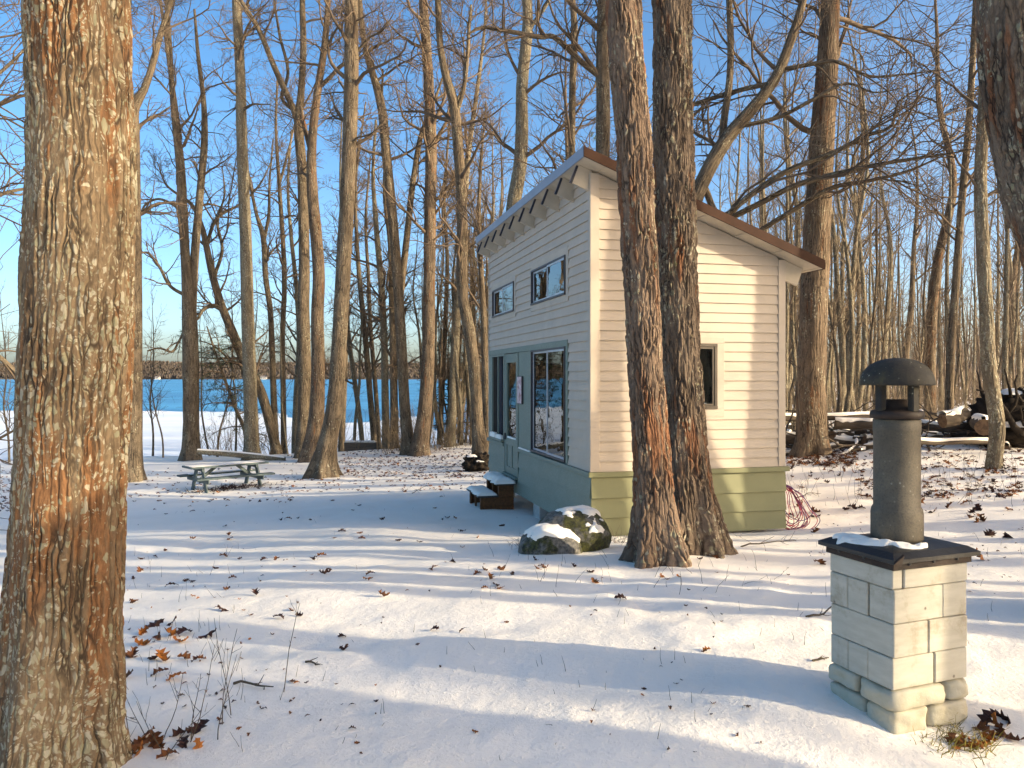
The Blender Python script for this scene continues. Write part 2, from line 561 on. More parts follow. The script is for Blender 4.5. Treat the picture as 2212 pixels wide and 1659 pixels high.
def far_shore():
    rng = np.random.default_rng(4)
    simple_mat('far_hill', (0.17, 0.135, 0.105), 0.95, 0.4, 0.02)
    n, k = 260, 14
    xs = np.linspace(-3200, 2600, n)
    yb = 1490 + 60 * fbm(np.stack([xs * 0.003, xs * 0, xs * 0], -1), 3, 2) - 200 * sstep(-300, 900, xs)
    top = 27 + 13 * fbm(np.stack([xs * 0.0022, xs * 0 + 3, xs * 0], -1), 3, 6) + 6 * fbm(np.stack([xs * 0.02, xs * 0 + 9, xs * 0], -1), 3, 7)
    V = []
    for j in range(k):
        t = j / (k - 1)
        V.append(np.stack([xs, yb + 700 * t, LAKE_Z - 1 + top * np.sin(t * math.pi * 0.62) / 0.93 * (1.0) + 0.6 * (t > 0)], -1))
    V = np.concatenate(V)
    i = np.arange(k * n).reshape(k, n)
    q = np.stack([i[:-1, :-1], i[:-1, 1:], i[1:, 1:], i[1:, :-1]], -1).reshape(-1, 4)
    link('hills', mesh_np('hills', V, q), M['far_hill'], kind='structure')

    def hz(x, y):
        b = np.interp(x, xs, yb)
        tp = np.interp(x, xs, top)
        t = np.clip((y - b) / 700, 0, 1)
        return LAKE_Z - 1 + tp * np.sin(t * math.pi * 0.62) / 0.93 + 0.6
    # the far wood reads as one mass: many small crowns
    simple_mat('far_wood', (0.175, 0.145, 0.125), 0.95, 0.3, 0.006)  # lighter, greyer tone puts the haze of distance into the colour
    simple_mat('far_conifer', (0.085, 0.095, 0.075), 0.95, 0.3, 0.02)
    for nm in ('far_wood', 'far_conifer'):          # leafless crowns let light through
        mt = M[nm]
        nt_ = mt.node_tree
        bs_ = nt_.nodes['Principled BSDF']
        tl = nt_.nodes.new('ShaderNodeBsdfTranslucent')
        nt_.links.new(bs_.inputs['Base Color'].links[0].from_socket, tl.inputs['Color'])
        mx_ = nt_.nodes.new('ShaderNodeMixShader')
        mx_.inputs[0].default_value = 0.55
        nt_.links.new(bs_.outputs[0], mx_.inputs[1])
        nt_.links.new(tl.outputs[0], mx_.inputs[2])
        nt_.links.new(mx_.outputs[0], nt_.nodes['Material Output'].inputs['Surface'])
    m = 11000
    x = rng.uniform(-1700, 300, m)
    b = np.interp(x, xs, yb)
    y = b + 12 + 690 * rng.uniform(0, 1, m) ** 1.3
    z = hz(x, y)
    con = rng.uniform(0, 1, m) < (0.12 + 0.25 * (vnoise(np.stack([x * 0.006, y * 0.01, x * 0], -1), 3) > 0.35))
    hgt = rng.uniform(6, 10, m) * np.where(con, 1.15, 1)
    rad = rng.uniform(1.8, 3.4, m) * np.where(con, 0.6, 1)
    S = 4
    lev = [(0.1, 0.7), (0.6, 1.0), (1.0, 0.15)]
    Vs = []
    for (fz, fr) in lev:
        th = rng.uniform(0, 6.28, (m, 1)) + np.arange(S) * 2 * math.pi / S
        rr = rad[:, None] * np.where(con[:, None], (1.05 - fz), fr) * rng.uniform(0.7, 1.25, (m, S))
        Vs.append(np.stack([x[:, None] + rr * np.cos(th), y[:, None] + rr * np.sin(th), np.broadcast_to((z + hgt * fz)[:, None], (m, S)) + rng.uniform(-.6, .6, (m, S))], -1))
    V = np.stack(Vs, 1).reshape(-1, 3)
    idx = np.arange(m * 3 * S).reshape(m, 3, S)
    q = np.stack([idx[:, :-1], np.roll(idx[:, :-1], -1, 2), np.roll(idx[:, 1:], -1, 2), idx[:, 1:]], -1).reshape(-1, 4)
    mi = np.repeat(con.astype(np.int32), 2 * S)
    me = mesh_np('far_forest', V, q, smooth=True, mat_idx=mi)
    o = link('far_forest', me, [M['far_wood'], M['far_conifer']], kind='stuff')
    o['label'] = 'brown winter forest covering the low hills across the lake'
    # pale houses on the far shore
    simple_mat('far_wall', (0.62, 0.60, 0.56), 0.8, 0.1)
    simple_mat('far_roof', (0.20, 0.18, 0.17), 0.8, 0.2)
    simple_mat('far_window', (0.05, 0.06, 0.07), 0.3, 0.1)
    spots = [(340, 'small pale far house on the wooded shore, right of the huge rust-streaked trunk', 13, 6), (570, 'white far house at the waterline seen right of the clean grey trunk', 15, 7),
             (628, 'white far house at the waterline seen between the pencil-thin trunk and the double stems', 13, 7)]
    for px, lab, w, h in spots:
        Y0 = 1515.0
        X0 = (px - CX) / F_D * Y0
        Y0 = float(np.interp(X0, xs, yb)) + 10 + (px * 7) % 35
        w, h = w * 0.7, h * 0.62
        X0 = (px - CX) / F_D * Y0
        root = empty('far_house', (X0, Y0, float(hz(X0, Y0)) - 1))
        tag(root, lab, 'house', 'houses on the far shore')
        box_obj('wall', (-w / 2, -4, 0), (w / 2, 4, h), M['far_wall'], root)
        bm = poly_prism([(-w / 2 - .6, -4.6, h), (-w / 2 - .6, 4.6, h), (-w / 2 - .6, 0, h + 3.2)], [(w / 2 + .6, -4.6, h), (w / 2 + .6, 4.6, h), (w / 2 + .6, 0, h + 3.2)])
        link('roof', bm_mesh('roof', bm), M['far_roof'], root)
        for k in range(3):
            xx = -w / 2 + w * (k + 0.5) / 3
            box_obj('window', (xx - 0.8, -4.08, h * 0.45), (xx + 0.8, -4.003, h * 0.75), M['far_window'], root)
far_shore()

def far_woods():
    r = np.random.default_rng(12)
    n = 620
    Y = r.uniform(56, 150, n)
    px = r.uniform(1020, 2350, n)
    x = (px - CX) / F_D * Y
    H = r.uniform(6, 15, n)
    K = 5
    P = np.empty((n, K, 3))
    lean = r.normal(0, 0.05, (n, 2))
    z0 = ground(x, Y, False)
    for k in range(K):
        f = k / (K - 1)
        P[:, k] = np.column_stack([x + lean[:, 0] * H * f + r.normal(0, 0.12, n), Y + lean[:, 1] * H * f, z0 - 0.2 + H * f])
    R = r.uniform(0.05, 0.13, n)[:, None] * np.linspace(1, 0.25, K)[None]
    parts = [tubes(P, R, 4)]
    # side branches
    m = n * 6
    idx = np.repeat(np.arange(n), 6)
    t = r.uniform(0.2, 1.0, m)
    k = np.minimum((t * (K - 1)).astype(int), K - 2)
    w = (t * (K - 1) - k)[:, None]
    S = P[idx, k] * (1 - w) + P[idx, k + 1] * w
    D = nrm(np.column_stack([r.normal(0, 0.6, m), r.normal(0, 0.6, m), r.uniform(0.5, 1.4, m)]))
    L = r.uniform(0.8, 2.4, m)[:, None]
    Q = np.stack([S, S + D * L * 0.5 + r.normal(0, 0.08, (m, 3)), S + D * L + np.array([0, 0, 0.2])], 1)
    parts.append(tubes(Q, np.broadcast_to(np.array([[0.028, 0.02, 0.01]]), (m, 3)), 3))
    # low brush between the trunks
    b = 3600
    Yb = r.uniform(40, 120, b)
    xb = (r.uniform(1000, 2400, b) - CX) / F_D * Yb
    zb = ground(xb, Yb, False)
    hb = r.uniform(0.6, 3.0, b)
    Db = np.column_stack([r.normal(0, 0.35, b), r.normal(0, 0.35, b), np.ones(b)])
    Q = np.stack([np.column_stack([xb, Yb, zb - 0.1]), np.column_stack([xb, Yb, zb]) + Db * hb[:, None] * 0.5 + r.normal(0, 0.1, (b, 3)), np.column_stack([xb, Yb, zb]) + Db * hb[:, None] + r.normal(0, 0.2, (b, 3))], 1)
    parts.append(tubes(Q, np.broadcast_to(np.array([[0.022, 0.018, 0.012]]), (b, 3)), 3))
    V, q = join(parts)
    o = link('far_woods', mesh_np('far_woods', V, q), M['twig'], kind='stuff')
    o['label'] = 'distant bare woods closing the view behind the thicket'
far_woods()
# ------------------------------------------------------------------ cabin
HB = 2.05                                   # height of the camera above the cabin's local zero
def hz_(z):                                  # camera-relative height -> cabin-local height
    return z + HB
LA, LB = 2.715, 5.80
ROT = math.atan2(0.2468, 0.9691)
cabin = empty('cabin', (0.9967, 9.8, CAMZ - HB), ROT)
tag(cabin, 'small cream clapboard cabin with sloping shed roof and sage green base behind the twin trunks', 'cabin')

def paint_mat(name, col, rough=0.55, grain=0.06, wear=0.25):
    t = NT(name)
    co = t.coord('Object')
    g = t.noise(t.mapping(co, (1, 1, 1)), 3.0, 5, 0.6)
    st = t.noise(t.mapping(co, (2.0, 2.0, 14.0)), 9.0, 4, 0.6)
    dirt = t.noise(t.mapping(co, (1, 1, 0.5), (5, 2, 8)), 1.6, 5, 0.65)
    c = t.mix(t.mr(g, 0.25, 0.75), tuple(v * (1 - grain) for v in col), tuple(min(1, v * (1 + grain)) for v in col))
    c = t.mix(t.mr(dirt, 0.56, 0.80, 0.0, wear), c, tuple(v * 0.62 for v in col))
    t.bs(Base_Color=c, Roughness=t.mr(st, 0.3, 0.7, rough - 0.08, rough + 0.12))
    t.b.inputs['Specular IOR Level'].default_value = 0.3
    t.bump(st, 0.12, 0.004)
    M[name] = t.m
paint_mat('cream_paint', (0.475, 0.395, 0.315), 0.55, 0.06, 0.45)
paint_mat('sage_paint', (0.205, 0.205, 0.110), 0.5, 0.05, 0.3)
paint_mat('green_panel', (0.175, 0.215, 0.175), 0.5, 0.05, 0.2)
paint_mat('soffit_paint', (0.47, 0.40, 0.31), 0.6, 0.12, 0.5)
simple_mat('roof_brown', (0.050, 0.021, 0.012), 0.7, 0.25, 3.0, 0.15)
simple_mat('drip_edge', (0.20, 0.22, 0.27), 0.35, 0.1, 4.0, 0.5)  # grey-blue paints in the sky reflected by the metal edge
simple_mat('alu_frame', (0.42, 0.45, 0.50), 0.35, 0.1, 6.0, 0.5, metallic=0.4)
simple_mat('dark_frame', (0.045, 0.04, 0.045), 0.45, 0.1, 6.0, 0.4)
simple_mat('bronze_frame', (0.06, 0.042, 0.028), 0.4, 0.15, 6.0, 0.5)
simple_mat('room_wall', (0.10, 0.085, 0.07), 0.8, 0.25, 2.0)
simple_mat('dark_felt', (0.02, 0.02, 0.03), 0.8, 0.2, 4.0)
simple_mat('rafter_cap', (0.030, 0.028, 0.04), 0.3, 0.2, 4.0, 0.5)

def glass_mat():
    t = NT('window_glass')
    co = t.coord('Object')
    nz = t.noise(t.mapping(co, (1, 1, 1.6)), 3.2, 2, 0.5)
    bump = t.n('Bump', {'Height': nz, 'Strength': 0.035, 'Distance': 0.02})
    gl = t.n('BsdfGlossy', {'Color': (0.92, 0.95, 0.97), 'Roughness': 0.0})
    t.t.links.new(bump.outputs[0], gl.inputs['Normal'])
    tr = t.n('BsdfTransparent', {'Color': (0.62, 0.68, 0.66)})
    fr = t.n('Fresnel', {'IOR': 2.1})
    mx = t.n('MixShader')
    t.t.links.new(fr.outputs[0], mx.inputs[0])
    t.t.links.new(tr.outputs[0], mx.inputs[1])
    t.t.links.new(gl.outputs[0], mx.inputs[2])
    t.t.links.new(mx.outputs[0], t.out.inputs['Surface'])
    M['window_glass'] = t.m
glass_mat()

SL = 0.3755                                  # roof fall per metre
def zs(a):
    return hz_(2.577) - SL * a

# --- wall cores with openings (local x = along the sunny face, local y = along the lake face)
def wall_core(face, length, ztop, openings, th=0.11):
    """boxes round the openings; face 'x' lies on y=0, face 'y' lies on x=0"""
    cuts = sorted(set([0.0, length] + [v for o in openings for v in (o[0], o[1])]))
    bm = bmesh.new()
    for s0, s1 in zip(cuts[:-1], cuts[1:]):
        mid = (s0 + s1) / 2
        zc = [0.35]
        for o in sorted(openings, key=lambda o: o[2]):
            if o[0] < mid < o[1]:
                zc += [o[2], o[3]]
        zc.append(ztop(mid) if callable(ztop) else ztop)
        for k in range(0, len(zc), 2):
            z0, z1 = zc[k], zc[k + 1]
            if z1 - z0 < 0.01:
                continue
            if face == 'x':
                bm_box(bm, (s0, 0.0, z0), (s1, th, z1))
            else:
                bm_box(bm, (0.0, s0, z0), (th, s1, z1))
    return bm

WIN_R = (1.12, 1.714, hz_(-0.418), hz_(0.431))
W_UP1 = (0.967, 2.678, hz_(1.125), hz_(1.67))
W_UP2 = (3.80, 5.43, hz_(1.125), hz_(1.645))
W_BIG = (0.973, 2.69, hz_(-1.17), hz_(0.417))
DOOR = (3.58, 4.46, hz_(-1.70), hz_(0.405))
SIDE = (4.56, 5.47, hz_(-1.13), hz_(0.375))

core_r = bmesh.new()
cuts = [0.111, WIN_R[0], WIN_R[1], LA - 0.111]
for s0, s1 in zip(cuts[:-1], cuts[1:]):
    n = 6
    for j in range(n):
        a0, a1 = s0 + (s1 - s0) * j / n, s0 + (s1 - s0) * (j + 1) / n
        zt = zs(a1) - 0.02
        if s0 == WIN_R[0]:
            bm_box(core_r, (a0, 0.002, 0.36), (a1, 0.11, WIN_R[2]))
            bm_box(core_r, (a0, 0.002, WIN_R[3]), (a1, 0.11, zt))
        else:
            bm_box(core_r, (a0, 0.002, 0.36), (a1, 0.11, zt))
link('wall', bm_mesh('wall', core_r), M['room_wall'], cabin)
link('wall', bm_mesh('wall', wall_core('y', LB, zs(0.11) - 0.02, [W_UP1, W_UP2, W_BIG, DOOR, SIDE])), M['room_wall'], cabin)
box_obj('wall', (LA - 0.11, 0.002, 0.10), (LA, LB, zs(LA) - 0.02), M['cream_paint'], cabin)
bm = poly_prism([(0.112, LB - 0.11, 0.1), (LA - 0.112, LB - 0.11, 0.1), (LA - 0.112, LB - 0.11, zs(LA - .11) - .02), (0.112, LB - 0.11, zs(0.11) - .02)],
                [(0.112, LB, 0.1), (LA - 0.112, LB, 0.1), (LA - 0.112, LB, zs(LA - .11) - .02), (0.112, LB, zs(0.11) - .02)])
link('wall', bm_mesh('wall', bm), M['cream_paint'], cabin)
box_obj('floor', (0.112, 0.112, hz_(-1.78)), (LA - 0.112, LB - 0.112, hz_(-1.72)), M['room_wall'], cabin)

# --- lap siding: every board a piece of its own
EXP = 0.1265
def lap_board(face, poly, z0, z1, parent=cabin, mat='cream_paint', out0=0.028, out1=0.006):
    """poly: list of (s, z) outline"""
    def pt(s, z, back=False):
        o = 0.0012 if back else out0 + (out1 - out0) * (z - z0) / (z1 - z0)
        return (s, -o, z) if face == 'x' else (-o, s, z)
    bm = poly_prism([pt(s, z) for s, z in poly], [pt(s, z, True) for s, z in poly])
    return link('siding_board', bm_mesh('siding_board', bm), M[mat], parent)

def clip_slope(poly):
    out = []
    f = lambda p: (zs(p[0]) - 0.012) - p[1]
    for i in range(len(poly)):
        p, q = poly[i], poly[(i + 1) % len(poly)]
        fp, fq = f(p), f(q)
        if fp >= 0:
            out.append(p)
        if fp * fq < 0:
            t = fp / (fp - fq)
            out.append((p[0] + (q[0] - p[0]) * t, p[1] + (q[1] - p[1]) * t))
    return out

z0 = hz_(-1.188)
cas_r = (WIN_R[0] - 0.10, WIN_R[1] + 0.104, WIN_R[2] - 0.103, WIN_R[3] + 0.084)
A0, A1 = 0.092, LA - 0.102
row = 0
rs = random.Random(3)
while z0 < hz_(2.55):
    z1 = z0 + EXP
    pieces = [(A0, A1, z0, z1)]
    if z1 > cas_r[2] and z0 < cas_r[3]:
        pieces = [(A0, cas_r[0], z0, z1), (cas_r[1], A1, z0, z1)]
        if z0 < cas_r[2]:
            pieces.append((cas_r[0], cas_r[1], z0, cas_r[2]))
        if z1 > cas_r[3]:
            pieces.append((cas_r[0], cas_r[1], cas_r[3], z1))
    elif row % 3 == 1:
        c = 0.6 + rs.random() * 1.4
        pieces = [(A0, c - 0.0008, z0, z1), (c + 0.0008, A1, z0, z1)]
    for s0, s1, za, zb in pieces:
        poly = clip_slope([(s0, za), (s1, za), (s1, zb), (s0, zb)])
        if len(poly) >= 3 and max(p[1] for p in poly) - za > 0.006:
            lap_board('x', poly, z0, z1)
    # pieces left between siding and casing edges are covered by the casing boards
    z0 += EXP
    row += 1

def holes_spans(lo, hi, z0, z1, rects):
    spans = [(lo, hi)]
    for r in rects:
        if z1 > r[2] + 0.002 and z0 < r[3] - 0.002:
            ns = []
            for s0, s1 in spans:
                if r[1] <= s0 or r[0] >= s1:
                    ns.append((s0, s1))
                else:
                    if r[0] - s0 > 0.02:
                        ns.append((s0, r[0]))
                    if s1 - r[1] > 0.02:
                        ns.append((r[1], s1))
            spans = ns
    return spans
GREEN = (0.876, LB, hz_(-1.19), hz_(0.507))
c1 = (W_UP1[0] - 0.10, W_UP1[1] + 0.06, W_UP1[2] - 0.095, W_UP1[3] + 0.11)
c2 = (W_UP2[0] - 0.10, W_UP2[1] + 0.06, W_UP2[2] - 0.095, W_UP2[3] + 0.11)
z0 = hz_(-1.188)
while z0 < hz_(2.50):
    z1 = min(z0 + EXP, zs(0) - 0.02)
    holes = [GREEN, c1, c2]
    for s0, s1 in holes_spans(0.078, LB - 0.04, z0, z1, holes):
        lap_board('y', [(s0, z0), (s1, z0), (s1, z1), (s0, z1)], z0, z0 + EXP)
    for hh in holes:                         # slivers above and below an opening
        s0, s1 = max(hh[0], 0.078), min(hh[1], LB - 0.04)
        if z0 < hh[2] - 0.006 < z1 - 0.002:
            lap_board('y', [(s0, z0), (s1, z0), (s1, hh[2]), (s0, hh[2])], z0, z0 + EXP)
        if z0 < hh[3] + 0.002 and hh[3] + 0.006 < z1:
            lap_board('y', [(s0, hh[3]), (s1, hh[3]), (s1, z1), (s0, z1)], z0, z0 + EXP)
    z0 += EXP

def flat_x(name, s0, s1, z0, z1, out, mat, parent=cabin, bevel=0.002, back=0.0):
    return box_obj(name, (s0, -out, z0), (s1, -back, z1), M[mat], parent, bevel)
def flat_y(name, s0, s1, z0, z1, out, mat, parent=cabin, bevel=0.002, back=0.0):
    return box_obj(name, (-out, s0, z0), (-back, s1, z1), M[mat], parent, bevel)

# corner boards
flat_x('corner_board', -0.030, 0.090, hz_(-1.188), zs(0.09) - 0.004, 0.030, 'cream_paint')
flat_y('corner_board', 0.001, 0.076, hz_(-1.188), zs(0) - 0.004, 0.0285, 'cream_paint')
flat_x('corner_board', LA - 0.100, LA + 0.004, hz_(-1.188), zs(LA) - 0.004, 0.030, 'cream_paint')
flat_y('corner_board', LB - 0.04, LB + 0.004, hz_(-1.188), zs(0) - 0.004, 0.0275, 'cream_paint')

# water table and skirt boards
flat_x('water_table', -0.055, LA + 0.055, hz_(-1.253), hz_(-1.190), 0.055, 'sage_paint', bevel=0.004)
flat_y('water_table', -0.02, DOOR[0] - 0.06, hz_(-1.250), hz_(-1.192), 0.054, 'green_panel', bevel=0.004)
flat_y('water_table', DOOR[1] + 0.05, LB + 0.05, hz_(-1.250), hz_(-1.192), 0.054, 'green_panel', bevel=0.004)
for k, (zt, zb) in enumerate(((-1.254, -1.517), (-1.517, -1.767), (-1.767, -2.015))):
    lap_board('x', [(-0.012, hz_(zb)), (LA + 0.012, hz_(zb)), (LA + 0.012, hz_(zt - 0.007)), (-0.012, hz_(zt - 0.007))], hz_(zb), hz_(zt), mat='sage_paint', out0=0.040, out1=0.008).name = 'skirt_board'
    zb2 = max(zb, -1.975)
    spans = [(0.0, LB)] if zt < -1.70 else [(0.0, DOOR[0] - 0.06), (DOOR[1] + 0.05, LB)]
    for s0, s1 in spans:
        lap_board('y', [(s0, hz_(zb2)), (s1, hz_(zb2)), (s1, hz_(zt - 0.006)), (s0, hz_(zt - 0.006))], hz_(zb2), hz_(zt), mat='green_panel', out0=0.034, out1=0.008).name = 'skirt_board'

# green panels of the lake face
flat_y('panel', 0.878, LB - 0.041, hz_(0.415), hz_(0.505), 0.034, 'green_panel')
flat_y('panel', 0.878, W_BIG[0] - 0.004, hz_(-1.190), hz_(0.413), 0.030, 'green_panel')
flat_y('panel', W_BIG[1] + 0.004, DOOR[0] - 0.055, hz_(-1.190), hz_(0.413), 0.018, 'green_panel')
flat_y('panel', SIDE[1] + 0.03, LB - 0.042, hz_(-1.190), hz_(0.413), 0.022, 'green_panel')
flat_y('casing', DOOR[0] - 0.053, DOOR[0], hz_(-1.72), hz_(0.413), 0.032, 'green_panel')
flat_y('casing', DOOR[1], DOOR[1] + 0.045, hz_(-1.72), hz_(0.413), 0.032, 'green_panel')

# casings round windows
def casing(face, r, cr, mat, out=0.030):
    f = flat_x if face == 'x' else flat_y
    f('casing', cr[0], cr[1], r[3], cr[3], out, mat)
    f('casing', cr[0], cr[1], cr[2], r[2], out, mat)
    f('casing', cr[0], r[0], r[2] + 0.001, r[3] - 0.001, out - 0.001, mat)
    f('casing', r[1], cr[1], r[2] + 0.001, r[3] - 0.001, out - 0.001, mat)
casing('x', WIN_R, cas_r, 'cream_paint')
casing('y', W_UP1, c1, 'cream_paint', 0.028)
casing('y', W_UP2, c2, 'cream_paint', 0.028)

def window(face, r, mat_f, mat_s, split=True, depth=0.045, fw=0.028):
    """an outer frame, sashes and a pane in each"""
    f = flat_x if face == 'x' else flat_y
    w = bpy.data.objects.new('window', None)
    C.objects.link(w)
    w.parent = cabin
    s0, s1, z0, z1 = r
    out = depth
    f('frame', s0, s1, z1 - fw, z1 - 0.001, out, mat_f, w, 0.002, -0.05)
    f('frame', s0, s1, z0 + 0.001, z0 + fw, out + 0.006, mat_f, w, 0.002, -0.05)
    f('frame', s0, s0 + fw, z0 + fw, z1 - fw, out - 0.001, mat_f, w, 0.002, -0.05)
    f('frame', s1 - fw, s1 - 0.001, z0 + fw, z1 - fw, out - 0.001, mat_f, w, 0.002, -0.05)
    mids = [(s0 + fw, (s0 + s1) / 2 + 0.01), ((s0 + s1) / 2 - 0.01, s1 - fw)] if split else [(s0 + fw, s1 - fw)]
    for i, (a, b) in enumerate(mids):
        d0 = out - 0.010 - 0.022 * i
        sw = 0.030
        za, zb = z0 + fw, z1 - fw
        f('sash', a, b, zb - sw, zb - 0.001, d0, mat_s, w, 0.002, d0 - 0.02)
        f('sash', a, b, za + 0.001, za + sw, d0, mat_s, w, 0.002, d0 - 0.02)
        f('sash', a + 0.001, a + sw, za + sw, zb - sw, d0 - 0.001, mat_s, w, 0.002, d0 - 0.02)
        f('sash', b - sw, b - 0.001, za + sw, zb - sw, d0 - 0.001, mat_s, w, 0.002, d0 - 0.02)
        f('pane', a + sw, b - sw, za + sw, zb - sw, d0 - 0.008, 'window_glass', w, 0, d0 - 0.012)
    return w
window('x', WIN_R, 'bronze_frame', 'bronze_frame', False, 0.042, 0.04)
window('y', W_UP1, 'dark_frame', 'alu_frame')
window('y', W_UP2, 'dark_frame', 'alu_frame')
window('y', W_BIG, 'dark_frame', 'alu_frame')

# sidelight beside the door: two dark panes, deep frame, snow on its sill
sl = bpy.data.objects.new('window', None)
C.objects.link(sl)
sl.parent = cabin
sl['label'] = 'dark two-pane sidelight with snow on its sill'
flat_y('frame', SIDE[0] - 0.05, SIDE[1] + 0.03, SIDE[3], SIDE[3] + 0.038, 0.030, 'green_panel', sl)
flat_y('frame', SIDE[0] - 0.052, SIDE[0], SIDE[2], SIDE[3] - 0.001, 0.029, 'green_panel', sl)
flat_y('frame', SIDE[1], SIDE[1] + 0.028, SIDE[2], SIDE[3] - 0.001, 0.029, 'green_panel', sl)
midb = (SIDE[0] + SIDE[1]) / 2
flat_y('mullion', midb - 0.02, midb + 0.02, SIDE[2], SIDE[3] - 0.001, 0.026, 'green_panel', sl)
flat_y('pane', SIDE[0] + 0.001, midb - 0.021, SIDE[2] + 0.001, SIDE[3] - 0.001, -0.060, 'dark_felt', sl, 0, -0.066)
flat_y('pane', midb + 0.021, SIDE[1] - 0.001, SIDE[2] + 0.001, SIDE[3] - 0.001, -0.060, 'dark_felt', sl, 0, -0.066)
flat_y('sill', SIDE[0] - 0.02, SIDE[1] + 0.06, SIDE[2] - 0.045, SIDE[2] - 0.001, 0.085, 'green_panel', sl, 0.004)

# door
door = bpy.data.objects.new('door', None)
C.objects.link(door)
door.parent = cabin
b0, b1, zd0, zd1 = DOOR
gl0, gl1 = hz_(-1.08), hz_(0.25)
e = 0.003
flat_y('stile', b0 + e, b0 + 0.11, zd0 + e, zd1 - e, 0.022, 'green_panel', door, 0.002, -0.02)
flat_y('stile', b1 - 0.11, b1 - e, zd0 + e, zd1 - e, 0.022, 'green_panel', door, 0.002, -0.02)
flat_y('rail', b0 + 0.111, b1 - 0.111, gl1, zd1 - e, 0.021, 'green_panel', door, 0.002, -0.02)
flat_y('rail', b0 + 0.111, b1 - 0.111, hz_(-1.20), gl0, 0.021, 'green_panel', door, 0.002, -0.02)
flat_y('rail', b0 + 0.111, b1 - 0.111, zd0 + e, hz_(-1.58), 0.021, 'green_panel', door, 0.002, -0.02)
bm_ = (b0 + b1) / 2
flat_y('stile', bm_ - 0.05, bm_ + 0.05, hz_(-1.579), hz_(-1.201), 0.020, 'green_panel', door, 0.002, -0.02)
flat_y('panel', b0 + 0.112, bm_ - 0.051, hz_(-1.579), hz_(-1.201), 0.006, 'green_panel', door, 0, -0.01)
flat_y('panel', bm_ + 0.051, b1 - 0.112, hz_(-1.579), hz_(-1.201), 0.006, 'green_panel', door, 0, -0.01)
flat_y('pane', b0 + 0.111, b1 - 0.111, gl0 + 0.001, gl1 - 0.001, -0.004, 'window_glass', door, 0, -0.009)
flat_y('threshold', b0 - 0.03, b1 + 0.03, zd0 - 0.04, zd0 - 0.001, 0.075, 'green_panel', door, 0.003)
flat_y('handle', b1 - 0.075, b1 - 0.045, hz_(-1.12), hz_(-1.00), 0.055, 'dark_frame', door, 0.006, 0.0225)

# roof, soffit planks, rafter tails
AL, AR, BO = -0.205, 3.10, 0.30
def slab(a0, a1, b0, b1, t0, t1):
    """piece parallel to the roof between heights t0..t1 over the soffit plane"""
    bm = bmesh.new()
    co = [(a0, b0, zs(a0) + t0), (a1, b0, zs(a1) + t0), (a1, b1, zs(a1) + t0), (a0, b1, zs(a0) + t0), (a0, b0, zs(a0) + t1), (a1, b0, zs(a1) + t1), (a1, b1, zs(a1) + t1), (a0, b1, zs(a0) + t1)]
    v = [bm.verts.new(c) for c in co]
    for f in ((0, 3, 2, 1), (4, 5, 6, 7), (0, 1, 5, 4), (1, 2, 6, 5), (2, 3, 7, 6), (3, 0, 4, 7)):
        bm.faces.new([v[i] for i in f])
    return bm
roof = link('roof', bm_mesh('roof', slab(AL, AR, -BO, LB + BO, 0.018, 0.110)), M['roof_brown'], cabin)
link('fascia', bm_mesh('fascia', slab(AL - 0.012, AR + 0.012, -BO - 0.022, -BO - 0.001, -0.004, 0.118)), M['roof_brown'], roof)
link('fascia', bm_mesh('fascia', slab(AL - 0.012, AR + 0.012, LB + BO + 0.001, LB + BO + 0.022, -0.004, 0.118)), M['roof_brown'], roof)
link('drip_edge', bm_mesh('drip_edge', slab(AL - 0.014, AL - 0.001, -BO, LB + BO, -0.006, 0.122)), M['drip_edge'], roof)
link('drip_edge', bm_mesh('drip_edge', slab(AR + 0.001, AR + 0.014, -BO, LB + BO, 0.0, 0.112)), M['roof_brown'], roof)
a = AL
k = 0
while a < AR - 0.01:
    a1 = min(a + 0.272, AR)
    link('soffit_plank', bm_mesh('soffit_plank', slab(a + 0.005, a1 - 0.005, -BO, LB + BO, 0.0 + 0.005 * (k % 2), 0.016)), M['soffit_paint'], cabin)
    a = a1
    k += 1
ca, sa = 1 / math.hypot(1, SL), SL / math.hypot(1, SL)
def tail(b, side):
    """rafter tail, square cut, 4 cm thick"""
    dv = 0.262
    if side < 0:
        pts = [(0.0, zs(0)), (-0.165, zs(-0.165)), (-0.165 - dv * ca * sa, zs(-0.165) - dv * ca * ca), (0.0, zs(0) - dv)]
    else:
        pts = [(LA, zs(LA)), (3.0, zs(3.0)), (3.0 - dv * ca * sa, zs(3.0) - dv * ca * ca), (LA, zs(LA) - dv)]
    pts = [(x, z - 0.002) for x, z in pts]
    bm = poly_prism([(x, b, z) for x, z in pts], [(x, b + 0.042, z) for x, z in pts])
    o = link('rafter_tail', bm_mesh('rafter_tail', bm), M['soffit_paint'], cabin)
    if side < 0:
        p1, p2 = pts[1], pts[2]
        n = (-ca, SL * ca)
        q = [(p1[0] + n[0] * 0.001, p1[1] + n[1] * 0.001), (p2[0] + n[0] * 0.001, p2[1] + n[1] * 0.001)]
        q = [(q[0][0] * .99 + q[1][0] * .01, q[0][1] * .93 + q[1][1] * .07), q[1]]
        q2 = [(x + n[0] * 0.032, z + n[1] * 0.032) for x, z in q]
        pp = [q[0], q[1], q2[1], q2[0]]
        link('end_cap', bm_mesh('end_cap', poly_prism([(x, b + 0.003, z) for x, z in pp], [(x, b + 0.039, z) for x, z in pp])), M['rafter_cap'], o)
for i in range(10):
    tail(0.012 + 0.632 * i, -1)
    tail(0.012 + 0.632 * i if i else 0.0, 1)

